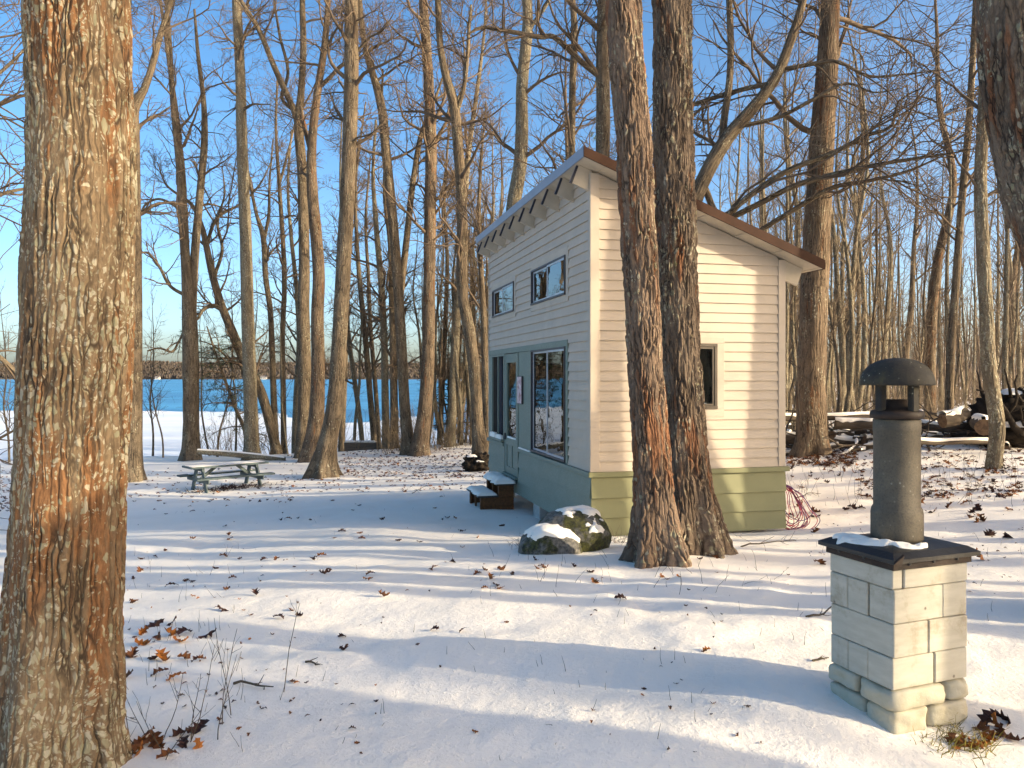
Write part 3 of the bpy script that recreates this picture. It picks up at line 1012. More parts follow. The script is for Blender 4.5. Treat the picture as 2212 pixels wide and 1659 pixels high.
# stove pipe, piers
def stovepipe():
    x, y = 1.02, 1.5
    simple_mat('galvanised', (0.48, 0.55, 0.64), 0.35, 0.2, 8.0, 0.5, metallic=0.6)
    p = link('stove_pipe', bm_mesh('stove_pipe', lathe([(0.075, zs(x) + 0.04), (0.075, hz_(3.62)), (0.078, hz_(3.62)), (0.078, hz_(3.66))], 20), True), M['galvanised'], cabin)
    p.location = (x, y, 0)
    link('pipe_cap', bm_mesh('pipe_cap', lathe([(0.095, hz_(3.66)), (0.10, hz_(3.70)), (0.10, hz_(3.90)), (0.085, hz_(3.92)), (0.02, hz_(3.95))], 20), True), M['galvanised'], p)
    link('flashing', bm_mesh('flashing', lathe([(0.17, zs(x) + 0.09), (0.085, zs(x) + 0.20), (0.08, zs(x) + 0.22)], 20), True), M['roof_brown'], p)
stovepipe()
simple_mat('concrete', (0.50, 0.50, 0.48), 0.9, 0.25, 6.0, bump=0.3, bscale=30)
for s0 in (0.25, 2.70, 5.2):
    box_obj('pier', (0.10, s0, -0.75), (0.36, s0 + 0.34, 0.36), M['concrete'], cabin, 0.012)
for s0 in (0.25, 2.70, 5.2):
    box_obj('pier', (LA - 0.36, s0, -0.75), (LA - 0.10, s0 + 0.34, 0.36), M['concrete'], cabin, 0.012)
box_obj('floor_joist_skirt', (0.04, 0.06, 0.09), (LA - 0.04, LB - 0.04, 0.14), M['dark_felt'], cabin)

# snow lying on the sills (parts of the cabin's front)
def snow_pad(name, nx, ny, x0, x1, y0, y1, zbase, h, seed, parent, edge=0.18, rough=0.35):
    """lumpy pad of snow over a rectangle, thin at the rim"""
    u = np.linspace(0, 1, nx)
    v = np.linspace(0, 1, ny)
    U, Vv = np.meshgrid(u, v)
    X, Y = x0 + (x1 - x0) * U, y0 + (y1 - y0) * Vv
    e = np.minimum(np.minimum(U, 1 - U) * abs(x1 - x0), np.minimum(Vv, 1 - Vv) * abs(y1 - y0))
    er = edge * min(abs(x1 - x0), abs(y1 - y0))
    prof = np.sqrt(np.clip(1 - (1 - np.clip(e / er, 0, 1)) ** 2, 0, 1))
    p = np.stack([X, Y, np.zeros_like(X) + seed], -1)
    nz = fbm(p * (2.2 / max(0.2, min(abs(x1 - x0), abs(y1 - y0)))), 3, seed)
    Z = zbase + h * prof * (1 + rough * nz)
    jit = fbm(p * 9.0, 2, seed + 5) * er * 0.5
    X = X + jit * (prof < 0.5)
    top = np.stack([X, Y, Z], -1).reshape(-1, 3)
    i = np.arange(nx * ny).reshape(ny, nx)
    q = np.stack([i[:-1, :-1], i[:-1, 1:], i[1:, 1:], i[1:, :-1]], -1).reshape(-1, 4)
    return link(name, mesh_np(name, top, q), M['snow'], parent)
snow_pad('sill_snow', 14, 30, -0.083, -0.030, SIDE[0] + 0.0, midb - 0.03, SIDE[2], 0.07, 3, sl)
snow_pad('sill_snow', 14, 30, -0.083, -0.030, midb + 0.03, SIDE[1] + 0.02, SIDE[2], 0.085, 4, sl)
snow_pad('sill_snow', 8, 40, -0.052, -0.024, 2.72, 3.45, hz_(-1.192), 0.022, 5, cabin)
snow_pad('sill_snow', 8, 24, -0.020, -0.006, b0 + 0.13, b1 - 0.13, gl0, 0.03, 6, door)

# plaque on the lake face, and the green cloth-backed chair inside the big window
def plaque():
    t = NT('plaque_paint')
    co = t.coord('Object')
    n = t.noise(co, 7.0, 3, 0.6, dist=1.2)
    t.bs(Base_Color=t.ramp(n, [(0.35, (0.30, 0.10, 0.10)), (0.48, (0.62, 0.42, 0.42)), (0.6, (0.70, 0.60, 0.60)), (0.72, (0.40, 0.22, 0.20))]), Roughness=0.6)
    M['plaque_paint'] = t.m
    c, s = math.cos(ROT), math.sin(ROT)
    def wl(x, y, z):
        return (0.9967 + x * c - y * s, 9.8 + x * s + y * c, CAMZ - HB + z)
    r = empty('wall_plaque', wl(-0.019, 3.35, hz_(-0.45)), ROT)
    tag(r, 'pink and white painted plaque hanging on the green wall between door and big window', 'plaque')
    box_obj('board', (-0.030, -0.14, 0), (0.0, 0.14, 0.46), M['dark_frame'], r, 0.004)
    box_obj('picture', (-0.034, -0.13, 0.01), (-0.031, 0.13, 0.45), t.m, r)
    simple_mat('green_cloth', (0.015, 0.17, 0.11), 0.8, 0.25, 5.0, bump=0.4, bscale=25)
    simple_mat('dark_wood', (0.05, 0.035, 0.025), 0.6, 0.3, 6.0)
    ch = empty('chair', wl(0.62, 1.30, hz_(-1.72)), ROT + 0.35)
    tag(ch, 'chair with a green cloth over its back, behind the big window', 'chair')
    box_obj('seat', (-0.23, -0.23, 0.42), (0.23, 0.23, 0.47), M['dark_wood'], ch, 0.01)
    for sx in (-1, 1):
        for sy in (-1, 1):
            box_obj('leg', (sx * 0.2 - 0.02, sy * 0.2 - 0.02, 0), (sx * 0.2 + 0.02, sy * 0.2 + 0.02, 0.419), M['dark_wood'], ch, 0.004)
    for sy in (-1, 1):
        box_obj('post', (-0.22, sy * 0.2 - 0.02, 0.471), (-0.18, sy * 0.2 + 0.02, 1.05), M['dark_wood'], ch, 0.004)
    X, Z = np.meshgrid(np.linspace(-0.26, 0.26, 24), np.linspace(0, 1, 20))
    V = np.stack([-0.245 + 0.018 * np.sin(X * 40) * (1.2 - Z), X, 0.62 + 0.47 * Z], -1).reshape(-1, 3)
    i = np.arange(480).reshape(20, 24)
    q = np.stack([i[:-1, :-1], i[:-1, 1:], i[1:, 1:], i[1:, :-1]], -1).reshape(-1, 4)
    o = link('cloth', mesh_np('cloth', V, q), M['green_cloth'], ch)
    sm = o.modifiers.new('thick', 'SOLIDIFY')
    sm.thickness = 0.012
plaque()

# ------------------------------------------------------------------ wooden steps below the door
def steps():
    simple_mat('step_wood', (0.15, 0.055, 0.017), 0.6, 0.4, 3.0, 0.3, 0.3, 30, stretch=(8, 1, 8))
    simple_mat('step_tread', (0.07, 0.055, 0.05), 0.7, 0.3, 4.0)
    c, s = math.cos(ROT), math.sin(ROT)
    x0, y0 = 0.9967 - 0.075 * c - 3.60 * s, 9.8 - 0.075 * s + 3.60 * c
    zb = CAMZ - 2.26
    r = empty('wooden_steps', (x0, y0, zb), ROT)
    tag(r, 'two-step brown wooden stoop capped with snow below the cabin door', 'steps')
    Wd = 0.95
    zt, zl = 2.26 - 1.80, 2.26 - 1.995
    for yy in (0.0, Wd - 0.03):
        for k, (z0, z1, xx) in enumerate(((0.0, 0.09, -0.58), (0.092, zl - 0.03, -0.58), (zl - 0.028, zl + 0.085, -0.27), (zl + 0.087, zt - 0.03, -0.27))):
            box_obj('side_board', (xx, yy, z0), (-0.005, yy + 0.028, z1), M['step_wood'], r, 0.004)
    box_obj('tread', (-0.31, -0.03, zt - 0.028), (0.0, Wd + 0.03, zt), M['step_tread'], r, 0.004)
    box_obj('tread', (-0.63, -0.03, zl - 0.028), (-0.275, Wd + 0.03, zl), M['step_tread'], r, 0.004)
    for yy in (0.03, Wd * 0.5 - 0.02, Wd - 0.07):
        box_obj('riser_post', (-0.268, yy, zl + 0.001), (-0.235, yy + 0.04, zt - 0.03), M['step_wood'], r, 0.003)
        box_obj('riser_post', (-0.578, yy, 0.0), (-0.545, yy + 0.04, zl - 0.03), M['step_wood'], r, 0.003)
    snow_pad('snow', 22, 40, -0.325, 0.01, -0.04, Wd + 0.04, zt - 0.002, 0.095, 11, r, 0.42)
    snow_pad('snow', 22, 40, -0.62, -0.285, 0.0, Wd + 0.02, zl - 0.002, 0.055, 12, r, 0.30)
steps()

# ------------------------------------------------------------------ free-standing chimney
def rounded_block(lo, hi, seed, rnd=0.5, amp=0.012, n=6):
    """weathered stone: cube sphere blended to a box with lumps"""
    bm = bmesh.new()
    bmesh.ops.create_cube(bm, size=2.0)
    bmesh.ops.subdivide_edges(bm, edges=bm.edges[:], cuts=n, use_grid_fill=True)
    lo, hi = np.array(lo), np.array(hi)
    cen, half = (lo + hi) / 2, (hi - lo) / 2
    co = np.array([v.co[:] for v in bm.verts])
    m = 1.0 / np.power((np.abs(co) ** (2 + 8 * (1 - rnd))).sum(1), 1 / (2 + 8 * (1 - rnd)))
    p = co * m[:, None]
    w = p * half + cen
    w = w + nrm(p) * (amp * fbm(w * 14.0 + seed * 3.1, 3, seed))[:, None]
    for v, c in zip(bm.verts, w):
        v.co = c
    return bm

def chimney():
    t = NT('white_timber')
    co = t.coord('Object')
    n1 = t.noise(t.mapping(co, (3, 3, 14)), 2.0, 5, 0.6)
    kn = t.voro(t.mapping(co, (1, 1, 1), (0.3, 0.1, 0.2)), 6.5, 'F1')
    nz = t.noise(co, 5.0, 5, 0.7)
    c = t.mix(t.mr(n1, 0.3, 0.7), (0.44, 0.40, 0.315), (0.52, 0.48, 0.39))
    c = t.mix(t.mr(nz, 0.50, 0.70, 0, 0.7), c, (0.28, 0.22, 0.14))
    fl = t.noise(t.mapping(co, (1, 1, 1), (4, 9, 1)), 22.0, 5, 0.75)
    c = t.mix(t.mr(fl, 0.66, 0.72, 0, 0.7), c, (0.20, 0.15, 0.10))
    c = t.mix(t.mr(kn, 0.045, 0.085, 0.85, 0.0), c, (0.06, 0.04, 0.03))
    t.bs(Base_Color=c, Roughness=0.6)
    t.bump(t.math('SUBTRACT', n1, t.mr(kn, 0.03, 0.07, 0.8, 0.0)), 0.25, 0.006)
    M['white_timber'] = t.m
    t = NT('white_stone')
    co = t.coord('Object')
    n1 = t.noise(co, 9.0, 6, 0.65)
    n2 = t.noise(co, 60.0, 4, 0.7)
    c = t.mix(t.mr(n1, 0.3, 0.7), (0.43, 0.38, 0.27), (0.50, 0.46, 0.36))
    c = t.mix(t.mr(n1, 0.66, 0.80, 0, 0.6), c, (0.38, 0.30, 0.20))
    t.bs(Base_Color=c, Roughness=0.8)
    t.bump(t.math('ADD', n1, t.math('MULTIPLY', n2, 0.4)), 0.5, 0.012)
    M['white_stone'] = t.m
    simple_mat('black_metal', (0.018, 0.017, 0.016), 0.45, 0.5, 6.0, 0.5, 0.25, 25)
    simple_mat('rust_metal', (0.045, 0.028, 0.020), 0.65, 0.5, 9.0, 0.3, 0.3, 40)
    t = NT('flue_clay')
    co = t.coord('Object')
    n1 = t.noise(co, 5.0, 5, 0.6)
    n2 = t.noise(co, 110.0, 4, 0.7)
    lv = t.voro(co, 34.0, 'F1')
    c = t.mix(t.mr(n1, 0.3, 0.7), (0.070, 0.057, 0.040), (0.135, 0.110, 0.076))
    c = t.mix(t.math('MULTIPLY', t.mr(n2, 0.45, 0.7), 0.5), c, (0.035, 0.030, 0.024))
    c = t.mix(t.math('MULTIPLY', t.mr(lv, 0.10, 0.2, 1, 0), t.mr(n1, 0.52, 0.62)), c, (0.28, 0.26, 0.20))
    t.bs(Base_Color=c, Roughness=0.75)
    t.bump(n2, 0.35, 0.006)
    M['flue_clay'] = t.m
    t = NT('dome_clay')
    co = t.coord('Object')
    n1 = t.noise(co, 7.0, 5, 0.7)
    n2 = t.noise(co, 80.0, 4, 0.7)
    lv = t.voro(co, 48.0, 'F1')
    c = t.mix(t.mr(n1, 0.35, 0.65), (0.018, 0.015, 0.012), (0.042, 0.034, 0.021))
    c = t.mix(t.mr(n1, 0.55, 0.7, 0, 0.7), c, (0.075, 0.062, 0.022))
    c = t.mix(t.math('MULTIPLY', t.mr(lv, 0.12, 0.22, 1, 0), t.mr(n1, 0.48, 0.55)), c, (0.26, 0.25, 0.19))
    t.bs(Base_Color=c, Roughness=0.8)
    t.bump(n2, 0.4, 0.006)
    M['dome_clay'] = t.m

    rot = math.radians(21.0)
    zb = CAMZ - 1.66
    r = empty('chimney', (1.70, 3.5, zb), rot)
    tag(r, 'squat white block chimney with black metal cap and tall grey flue with domed top', 'chimney')
    h = lambda z: z + 1.66
    w, d = 0.455, 0.385
    rs = random.Random(8)
    def blk(x0, x1, y0, y1, z0, z1):
        g = 0.0016
        j = lambda: rs.uniform(-0.0028, 0.0028)
        M4 = Matrix.Translation(((x0 + x1) / 2 + j(), (y0 + y1) / 2 + j(), (z0 + z1) / 2)) @ Matrix.Rotation(rs.uniform(-0.008, 0.008), 4, 'Z')
        hx, hy_, hz2 = (x1 - x0) / 2 - g, (y1 - y0) / 2 - g, (z1 - z0) / 2 - g
        return box_obj('block', (-hx, -hy_, -hz2), (hx, hy_, hz2), M['white_timber'], r, 0.0045, M4)
    c = [-0.862, -0.953, -1.108, -1.260, -1.403]
    z = [h(v) for v in c]
    for f0, f1 in ((0, .14), (.14, 1)):
        blk(w * f0, w * f1, 0, d, z[1], z[0])
    for k, (zz1, zz0, fr) in enumerate(((z[1], z[2], 0.66), (z[3], z[4], 0.55))):
        for e0, e1 in ((0, .38), (.38, .70), (.70, 1)):
            if e0 == 0:
                blk(0, w * fr, 0, d * e1, zz0, zz1)
                blk(w * fr, w, 0, d * e1, zz0, zz1)
            else:
                blk(0, w * 0.5, d * e0, d * e1, zz0, zz1)
                blk(w * 0.5, w, d * e0, d * e1, zz0, zz1)
    for f0, f1 in ((0, .46), (.46, 1)):
        blk(w * f0, w * f1, 0, d, z[3], z[2])
    def stone(x0, x1, y0, y1, z0, z1, s, rnd=0.32):
        return link('stone', bm_mesh('stone', rounded_block((x0, y0, z0), (x1, y1, z1), s, rnd, 0.020, 9), True), M['white_stone'], r)
    a1, a2, a3 = h(-1.404), h(-1.495), h(-1.600)
    stone(-0.012, 0.315, -0.012, 0.20, a2, a1, 1)
    stone(0.322, w + 0.008, -0.006, 0.20, a2, a1 - 0.004, 2, 0.6)
    stone(-0.010, 0.22, 0.207, d + 0.01, a2 + 0.002, a1, 3)
    stone(0.23, w, 0.207, d, a2, a1, 4)
    stone(-0.004, 0.215, -0.006, 0.16, a3 - 0.01, a2 - 0.003, 5)
    stone(0.222, w + 0.012, -0.01, 0.19, a3 - 0.005, a2 - 0.004, 6)
    stone(0.0, 0.22, 0.168, d + 0.015, a3, a2 - 0.003, 7)
    stone(0.228, w, 0.198, d, a3, a2 - 0.003, 8)
    stone(-0.03, w + 0.03, -0.03, d + 0.03, h(-1.75), a3 - 0.012, 9, 0.3)
    # cap: rusty flange, black hipped plate with lifted edge
    f0, f1 = h(-0.862), h(-0.815)
    bm = bmesh.new()
    bm_box(bm, (-0.012, -0.012, f0), (w + 0.012, d + 0.012, f1))
    flange = link('cap_flange', bm_mesh('cap_flange', bm), M['rust_metal'], r)
    for (x, y, nx, ny) in ((w * .18, -0.0125, 0, -1), (w * .82, -0.0125, 0, -1), (w * .5, -0.0125, 0, -1), (-0.0125, d * .4, -1, 0), (-0.0125, d * .8, -1, 0)):
        b = lathe([(0.009, 0), (0.008, 0.004), (0.004, 0.006)], 10)
        o = link('bolt', bm_mesh('bolt', b), M['black_metal'], flange)
        o.location = (x, y, f0 + 0.024)
        o.rotation_euler = (math.radians(90), 0, 0) if ny else (0, math.radians(-90), 0)
    ov = 0.038
    bm = bmesh.new()
    ring = []
    for (g, zz) in ((ov - 0.004, f1 - 0.014), (ov, f1 - 0.012), (ov, f1 + 0.006), (0.0, f1 + 0.028), (-0.06, f1 + 0.042), (-0.10, f1 + 0.047)):
        ring.append([bm.verts.new(p) for p in ((-g, -g, zz), (w + g, -g, zz), (w + g, d + g, zz), (-g, d + g, zz))])
    for k in range(len(ring) - 1):
        for i in range(4):
            bm.faces.new((ring[k][i], ring[k][(i + 1) % 4], ring[k + 1][(i + 1) % 4], ring[k + 1][i]))
    bm.faces.new(list(reversed(ring[0])))
    bm.faces.new(ring[-1])
    cap = link('cap', bm_mesh('cap', bm), M['black_metal'], r)
    # the torn-open seam at the near corner of the cap
    bm = poly_prism([(-0.050, -0.052, f1 - 0.006), (-0.002, -0.046, f1 - 0.022), (0.016, -0.046, f1 + 0.026)], [(-0.044, -0.040, f1 - 0.002), (0.002, -0.034, f1 - 0.018), (0.02, -0.034, f1 + 0.030)])
    link('seam', bm_mesh('seam', bm), M['rust_metal'], cap)
    # flue
    cx_, cy_ = w / 2, d / 2
    zf = f1 + 0.040
    prof = [(0.114, zf), (0.1155, zf + 0.02), (0.1155, zf + 0.125), (0.112, zf + 0.145), (0.1035, zf + 0.160), (0.1035, h(-0.262)), (0.1055, h(-0.258)), (0.1055, h(-0.205)), (0.100, h(-0.201))]
    flue = link('flue', bm_mesh('flue', lathe(prof, 64), True), M['flue_clay'], r)
    flue.location = (cx_, cy_, 0)
    top = link('flue_collar', bm_mesh('flue_collar', lathe([(0.105, h(-0.200)), (0.117, h(-0.196)), (0.1195, h(-0.180)), (0.117, h(-0.166)), (0.110, h(-0.161)), (0.078, h(-0.152)), (0.062, h(-0.138)), (0.052, h(-0.114)), (0.044, h(-0.108))], 64), True), M['rust_metal'], r)
    top.location = (cx_, cy_, 0)
    for k in range(4):
        ang = math.radians(88 + 90 * k)
        Mx = Matrix.Translation((cx_, cy_, 0)) @ Matrix.Rotation(ang, 4, 'Z')
        box_obj('post', (0.080, -0.021, h(-0.165)), (0.116, 0.021, h(-0.030)), M['dome_clay'], r, 0.006, Mx)
    R = 0.166
    pr = [(0.001, h(-0.036)), (R * 0.9, h(-0.036)), (R * 0.985, h(-0.040)), (R, h(-0.034))]
    for k in range(1, 13):
        an = k / 12 * math.pi / 2
        pr.append((max(R * math.cos(an) ** 0.85, 0.001), h(-0.034) + 0.124 * math.sin(an)))
    dome = link('dome', bm_mesh('dome', lathe(pr, 64), True), M['dome_clay'], r)
    dome.location = (cx_, cy_, 0)
    # snow left along the lake-side edge of the cap
    n, m = 60, 14
    U, V_ = np.meshgrid(np.linspace(0, 1, n), np.linspace(-1, 1, m))
    path = catmull(np.array([(0.03, d * 0.98, 0), (0.035, d * 0.80, 0), (0.045, d * 0.52, 0), (0.07, d * 0.26, 0), (0.13, d * 0.11, 0), (0.23, d * 0.06, 0)]), n)
    tx = nrm(np.gradient(path, axis=0))
    nx = np.stack([-tx[:, 1], tx[:, 0], np.zeros(n)], -1)
    wd = np.interp(np.linspace(0, 1, n), [0, 0.06, 0.3, 0.6, 0.9, 1.0], [0.010, 0.050, 0.046, 0.030, 0.018, 0.003]) * (1 + 0.7 * vnoise(np.stack([np.linspace(0, 14, n), np.zeros(n), np.zeros(n)], -1), 4))
    P = path[None] + nx[None] * (V_ * wd[None])[..., None]
    d_in = np.minimum(np.minimum(P[..., 0], w - P[..., 0]), np.minimum(P[..., 1], d - P[..., 1]))
    surf = f1 + np.interp(d_in, [-0.038, 0.0, 0.06, 0.10], [0.006, 0.028, 0.042, 0.047])
    P[..., 2] = surf - 0.002 + 0.017 * np.sqrt(np.clip(1 - V_ ** 2, 0, 1)) * (1 + 0.7 * fbm(P * 30, 2, 6))
    i = np.arange(n * m).reshape(m, n)
    q = np.stack([i[:-1, :-1], i[:-1, 1:], i[1:, 1:], i[1:, :-1]], -1).reshape(-1, 4)
    link('snow', mesh_np('snow', P.reshape(-1, 3), q), M['snow'], cap)
chimney()
# ------------------------------------------------------------------ trees
def grow(rng, S, D, L, K, wander, up):
    N = len(S)
    P = np.empty((N, K, 3))
    P[:, 0] = S
    d = nrm(D)
    st = (L / (K - 1))[:, None]
    for k in range(1, K):
        d = d + rng.normal(0, wander, (N, 3))
        d[:, 2] += up
        d = nrm(d)
        P[:, k] = P[:, k - 1] + d * st
    return P

def spawn(rng, P, R, L, n, tmin, tmax, ang, lenf, radf, rmin):
    """n children per parent (int or array) -> start, direction, length, radius"""
    N, K, _ = P.shape
    n = np.full(N, n) if np.isscalar(n) else n
    idx = np.repeat(np.arange(N), n)
    M_ = len(idx)
    t = rng.uniform(tmin, tmax, M_)
    f = t * (K - 1)
    k = np.minimum(f.astype(int), K - 2)
    w = (f - k)[:, None]
    S = P[idx, k] * (1 - w) + P[idx, k + 1] * w
    T = nrm(P[idx, k + 1] - P[idx, k])
    r = R[idx, k] * (1 - w[:, 0]) + R[idx, k + 1] * w[:, 0]
    rd = rng.normal(0, 1, (M_, 3))
    perp = nrm(rd - (rd * T).sum(1, keepdims=True) * T)
    a = np.radians(rng.normal(ang[0], ang[1], M_))[:, None]
    D = np.cos(a) * T + np.sin(a) * perp
    Lc = L[idx] * rng.uniform(lenf[0], lenf[1], M_) * (1.15 - 0.55 * t)
    Rc = np.maximum(np.minimum(r * rng.uniform(radf[0], radf[1], M_), 0.9 * r), rmin)
    return S, D, Lc, Rc

def taper(R0, K, tip=0.35):
    return R0[:, None] * (1 - (1 - tip) * np.linspace(0, 1, K))[None, :]

def in_view(P0, margin=260):
    Y = np.maximum(P0[:, 1], 0.5)
    px = CX + F_D * P0[:, 0] / Y
    py = HY - F_D * (P0[:, 2] - CAMZ) / Y
    return (py > -margin) & (px > -700) & (px < 2900) & (P0[:, 1] > 1.0)

def crown(rng, axes, n1, tr, L1, ang1=(58, 14), n2=7, n3=5, n4=1, rmin=0.0062, cull=True, wander=0.19, rad1=(0.28, 0.5), limbs=None, up=0.05):
    """branches for trunk axes [(pts (K,3), radii (K,))] -> verts, quads.  limbs: ready-made extra limb axes"""
    parts = []
    S, D, Lc, Rc = [], [], [], []
    tot = sum(len(p) for p, r in axes)
    for (p, r), w in zip(axes, [1.0] * len(axes)):
        n = max(1, int(round(n1 / len(axes))))
        s, d, l, rr = spawn(rng, p[None], r[None], np.array([L1]), n, tr[0], tr[1], ang1, (0.45, 1.0), rad1, 0.012)
        d[:, 2] = np.abs(d[:, 2]) * 0.8 + 0.12
        S.append(s); D.append(d); Lc.append(l); Rc.append(np.minimum(rr, 0.075))
    S, D, Lc, Rc = map(np.concatenate, (S, D, Lc, Rc))
    K1 = 9
    P1 = grow(rng, S, D, Lc, K1, wander * 0.9, up)
    R1 = taper(Rc, K1, 0.22)
    parts.append(tubes(P1, R1, 6))
    L1a = Lc
    if limbs:
        for lp, lr in limbs:
            lp9 = catmull(np.column_stack([lp, lr]), K1)
            P1 = np.concatenate([P1, lp9[None, :, :3]])
            R1 = np.concatenate([R1, np.maximum(lp9[None, :, 3], 0.01)])
            L1a = np.concatenate([L1a, [np.linalg.norm(np.diff(lp, axis=0), axis=1).sum()]])
    def level(P, R, L, n, ang, lenf, radf, K, wand, sides, rm, t0=0.15):
        s, d, l, r = spawn(rng, P, R, L, n, t0, 1.0, ang, lenf, radf, rm)
        if cull:
            keep = in_view(s) | (rng.uniform(0, 1, len(s)) < 0.12)
            s, d, l, r = s[keep], d[keep], l[keep], r[keep]
        if not len(s):
            return None
        Pn = grow(rng, s, d, l, K, wand, 0.03)
        Rn = taper(r, K, 0.4)
        parts.append(tubes(Pn, Rn, sides))
        return Pn, Rn, l
    a = level(P1, R1, L1a, n2, (50, 16), (0.35, 0.8), (0.4, 0.65), 7, wander * 1.1, 4, rmin * 1.6)
    b = level(a[0], a[1], a[2], n3, (46, 16), (0.35, 0.8), (0.5, 0.7), 5, wander * 1.2, 3, rmin * 1.15) if a and n3 else None
    c = level(b[0], b[1], b[2], n4, (42, 15), (0.4, 0.8), (0.6, 0.8), 3, wander * 1.1, 3, rmin) if b and n4 else None
    return join(parts)

def trunk_mesh(path4, sides, segs, seed, flare=0.8, flare_h=0.28, lobes=5, lobe_amp=0.5, dense_to=None, lump=0.03, name='trunk'):
    """path4 (M,4): x y z r from base up.  Root flare with lobes; 'bk' bark coordinates"""
    rng = np.random.default_rng(seed)
    u = None
    if dense_to:
        frac, share = dense_to
        n1 = int(segs * share)
        u = np.concatenate([np.linspace(0, frac, n1, endpoint=False), np.linspace(frac, 1, segs - n1)])
    q4 = catmull(path4, segs, u)
    P, r = q4[:, :3], np.maximum(q4[:, 3], 0.004)
    h = np.concatenate([[0], np.cumsum(np.linalg.norm(np.diff(P, axis=0), axis=1))])
    T = nrm(np.gradient(P, axis=0))
    ref = np.array([1.0, 0, 0])
    A = nrm(ref - (T * ref).sum(1, keepdims=True) * T)
    B = np.cross(T, A)
    th = np.arange(sides) * 2 * math.pi / sides
    ph = rng.uniform(0, 6.28, 3)
    lob = 0.5 + 0.5 * np.cos(lobes * th + ph[0] + 0.9 * np.sin(th + ph[1]))
    lob = lob ** 1.5
    fl = flare * np.exp(-np.maximum(h - 0.15, 0) / flare_h)
    rad = r[:, None] * (1 + fl[:, None] * (1 - lobe_amp + 1.6 * lobe_amp * lob[None, :]))
    base_r = float(np.median(r[: max(3, len(r) // 2)]))
    cyl = np.stack([np.broadcast_to(np.cos(th) * base_r, rad.shape), np.broadcast_to(np.sin(th) * base_r, rad.shape), np.broadcast_to(h[:, None], rad.shape)], -1)
    low = fbm(cyl * np.array([1.2 / base_r, 1.2 / base_r, 1.6]), 3, seed)
    rad = rad * (1 + lump * 2.2 * low)
    if sides >= 40:                                   # low buttress folds that fade upwards
        fold = np.cos(lobes * 2 * th[None, :] + ph[2] + 1.5 * np.sin(h[:, None] * 2.0))
        rad = rad * (1 + 0.018 * fold * np.exp(-h[:, None] / 1.6))
    V = P[:, None, :] + rad[..., None] * (A[:, None, :] * np.cos(th)[None, :, None] + B[:, None, :] * np.sin(th)[None, :, None])
    n = len(P)
    i = np.arange(n * sides).reshape(n, sides)
    q = np.stack([i[:-1], np.roll(i[:-1], -1, 1), np.roll(i[1:], -1, 1), i[1:]], -1).reshape(-1, 4)
    return V.reshape(-1, 3), q, cyl.reshape(-1, 3), P, r

def d_path(pts, Y, dz=None, drop=True, Yend=None):
    """pixel path [(x, y, width)] at depth Y -> (M,4) world path with radius, sunk a little in the ground"""
    out = []
    n = len(pts)
    for k, (x, y, w) in enumerate(pts):
        d = Y if Yend is None else Y + (Yend - Y) * k / (n - 1)
        p = W(x, y, d)
        out.append((p[0], p[1], p[2], w / 2 / F_D * d))
    out = np.array(out)
    if drop:
        g = gz(out[0, 0], out[0, 1])
        b = out[0].copy()
        b[2] = g - 0.30
        out[0, 2] = max(out[0, 2], g + 0.12)
        if out[0, 2] > g + 0.25:
            m = out[0].copy()
            m[2] = g
            out = np.vstack([b, m, out]) if out[0, 2] - g > 0.5 else np.vstack([b, out])
        else:
            out = np.vstack([b, out])
    return out

def make_tree(label, Y, pts, forks=(), limbs=(), bark='bark_oak', twig='twig', sides=18, segs=46, seed=1, crown_kw=None, flare=0.7, flare_h=0.3, lobe_amp=0.45, dense_to=None, group=None, name='bare_tree', lump=0.03, cat='tree'):
    path = d_path(pts, Y)
    base = np.array([path[0, 0], path[0, 1], path[0, 2] + 0.30])
    root = empty(name, base)
    tag(root, label, cat, group)
    V, q, bk, P, r = trunk_mesh(path, sides, segs, seed, flare, flare_h, dense_to=dense_to, lobe_amp=lobe_amp, lump=lump)
    link('trunk', mesh_np('trunk', V - base, q, attr={'bk': bk}), M[bark], root)
    axes = [(catmull(path, 24)[:, :3], catmull(path, 24)[:, 3])]
    fparts = []
    for (f, yd) in forks:                              # second stems
        fp = d_path(f, Y + yd[0], drop=False, Yend=Y + yd[1])
        V, q, bk, P, r = trunk_mesh(fp, 12, 26, seed + 7, 0.0)
        o = link('limb', mesh_np('limb', V - base, q, attr={'bk': bk}), M[bark], root)
        axes.append((catmull(fp, 24)[:, :3], catmull(fp, 24)[:, 3]))
    lim_axes = []
    for (f, yd) in limbs:                              # heavy side limbs drawn one by one
        fp = d_path(f, Y + yd[0], drop=False, Yend=Y + yd[1])
        V, q, bk, P, r = trunk_mesh(fp, 9, 26, seed + 9, 0.0)
        link('limb', mesh_np('limb', V - base, q, attr={'bk': bk}), M[bark], root)
        lim_axes.append((fp[:, :3], fp[:, 3]))
    kw = dict(n1=16, tr=(0.35, 0.97), L1=3.2)
    kw.update(crown_kw or {})
    rng = np.random.default_rng(seed + 100)
    V, q = crown(rng, axes, limbs=lim_axes, **kw)
    link('crown', mesh_np('crown', V - base, q, smooth=True), M[twig], root)
    return root

# --- the big trunk on the left edge of the picture
make_tree('huge tree trunk with rust-streaked, lichen-spotted bark at the left edge of the yard', 3.3,
          [(128, 1640, 214), (132, 1500, 218), (140, 1350, 216), (147, 1200, 214), (155, 1000, 213), (164, 800, 216), (172, 560, 213), (178, 330, 208), (172, 100, 206), (166, -80, 204), (160, -700, 190), (150, -2200, 150), (150, -3800, 70)],
          bark='bark_hero', sides=170, segs=540, seed=11, flare=0.62, flare_h=0.40, lobe_amp=0.6, dense_to=(0.31, 0.94), lump=0.012,
          crown_kw=dict(n1=12, tr=(0.55, 0.95), L1=5.0, n2=5, n3=3, n4=0))
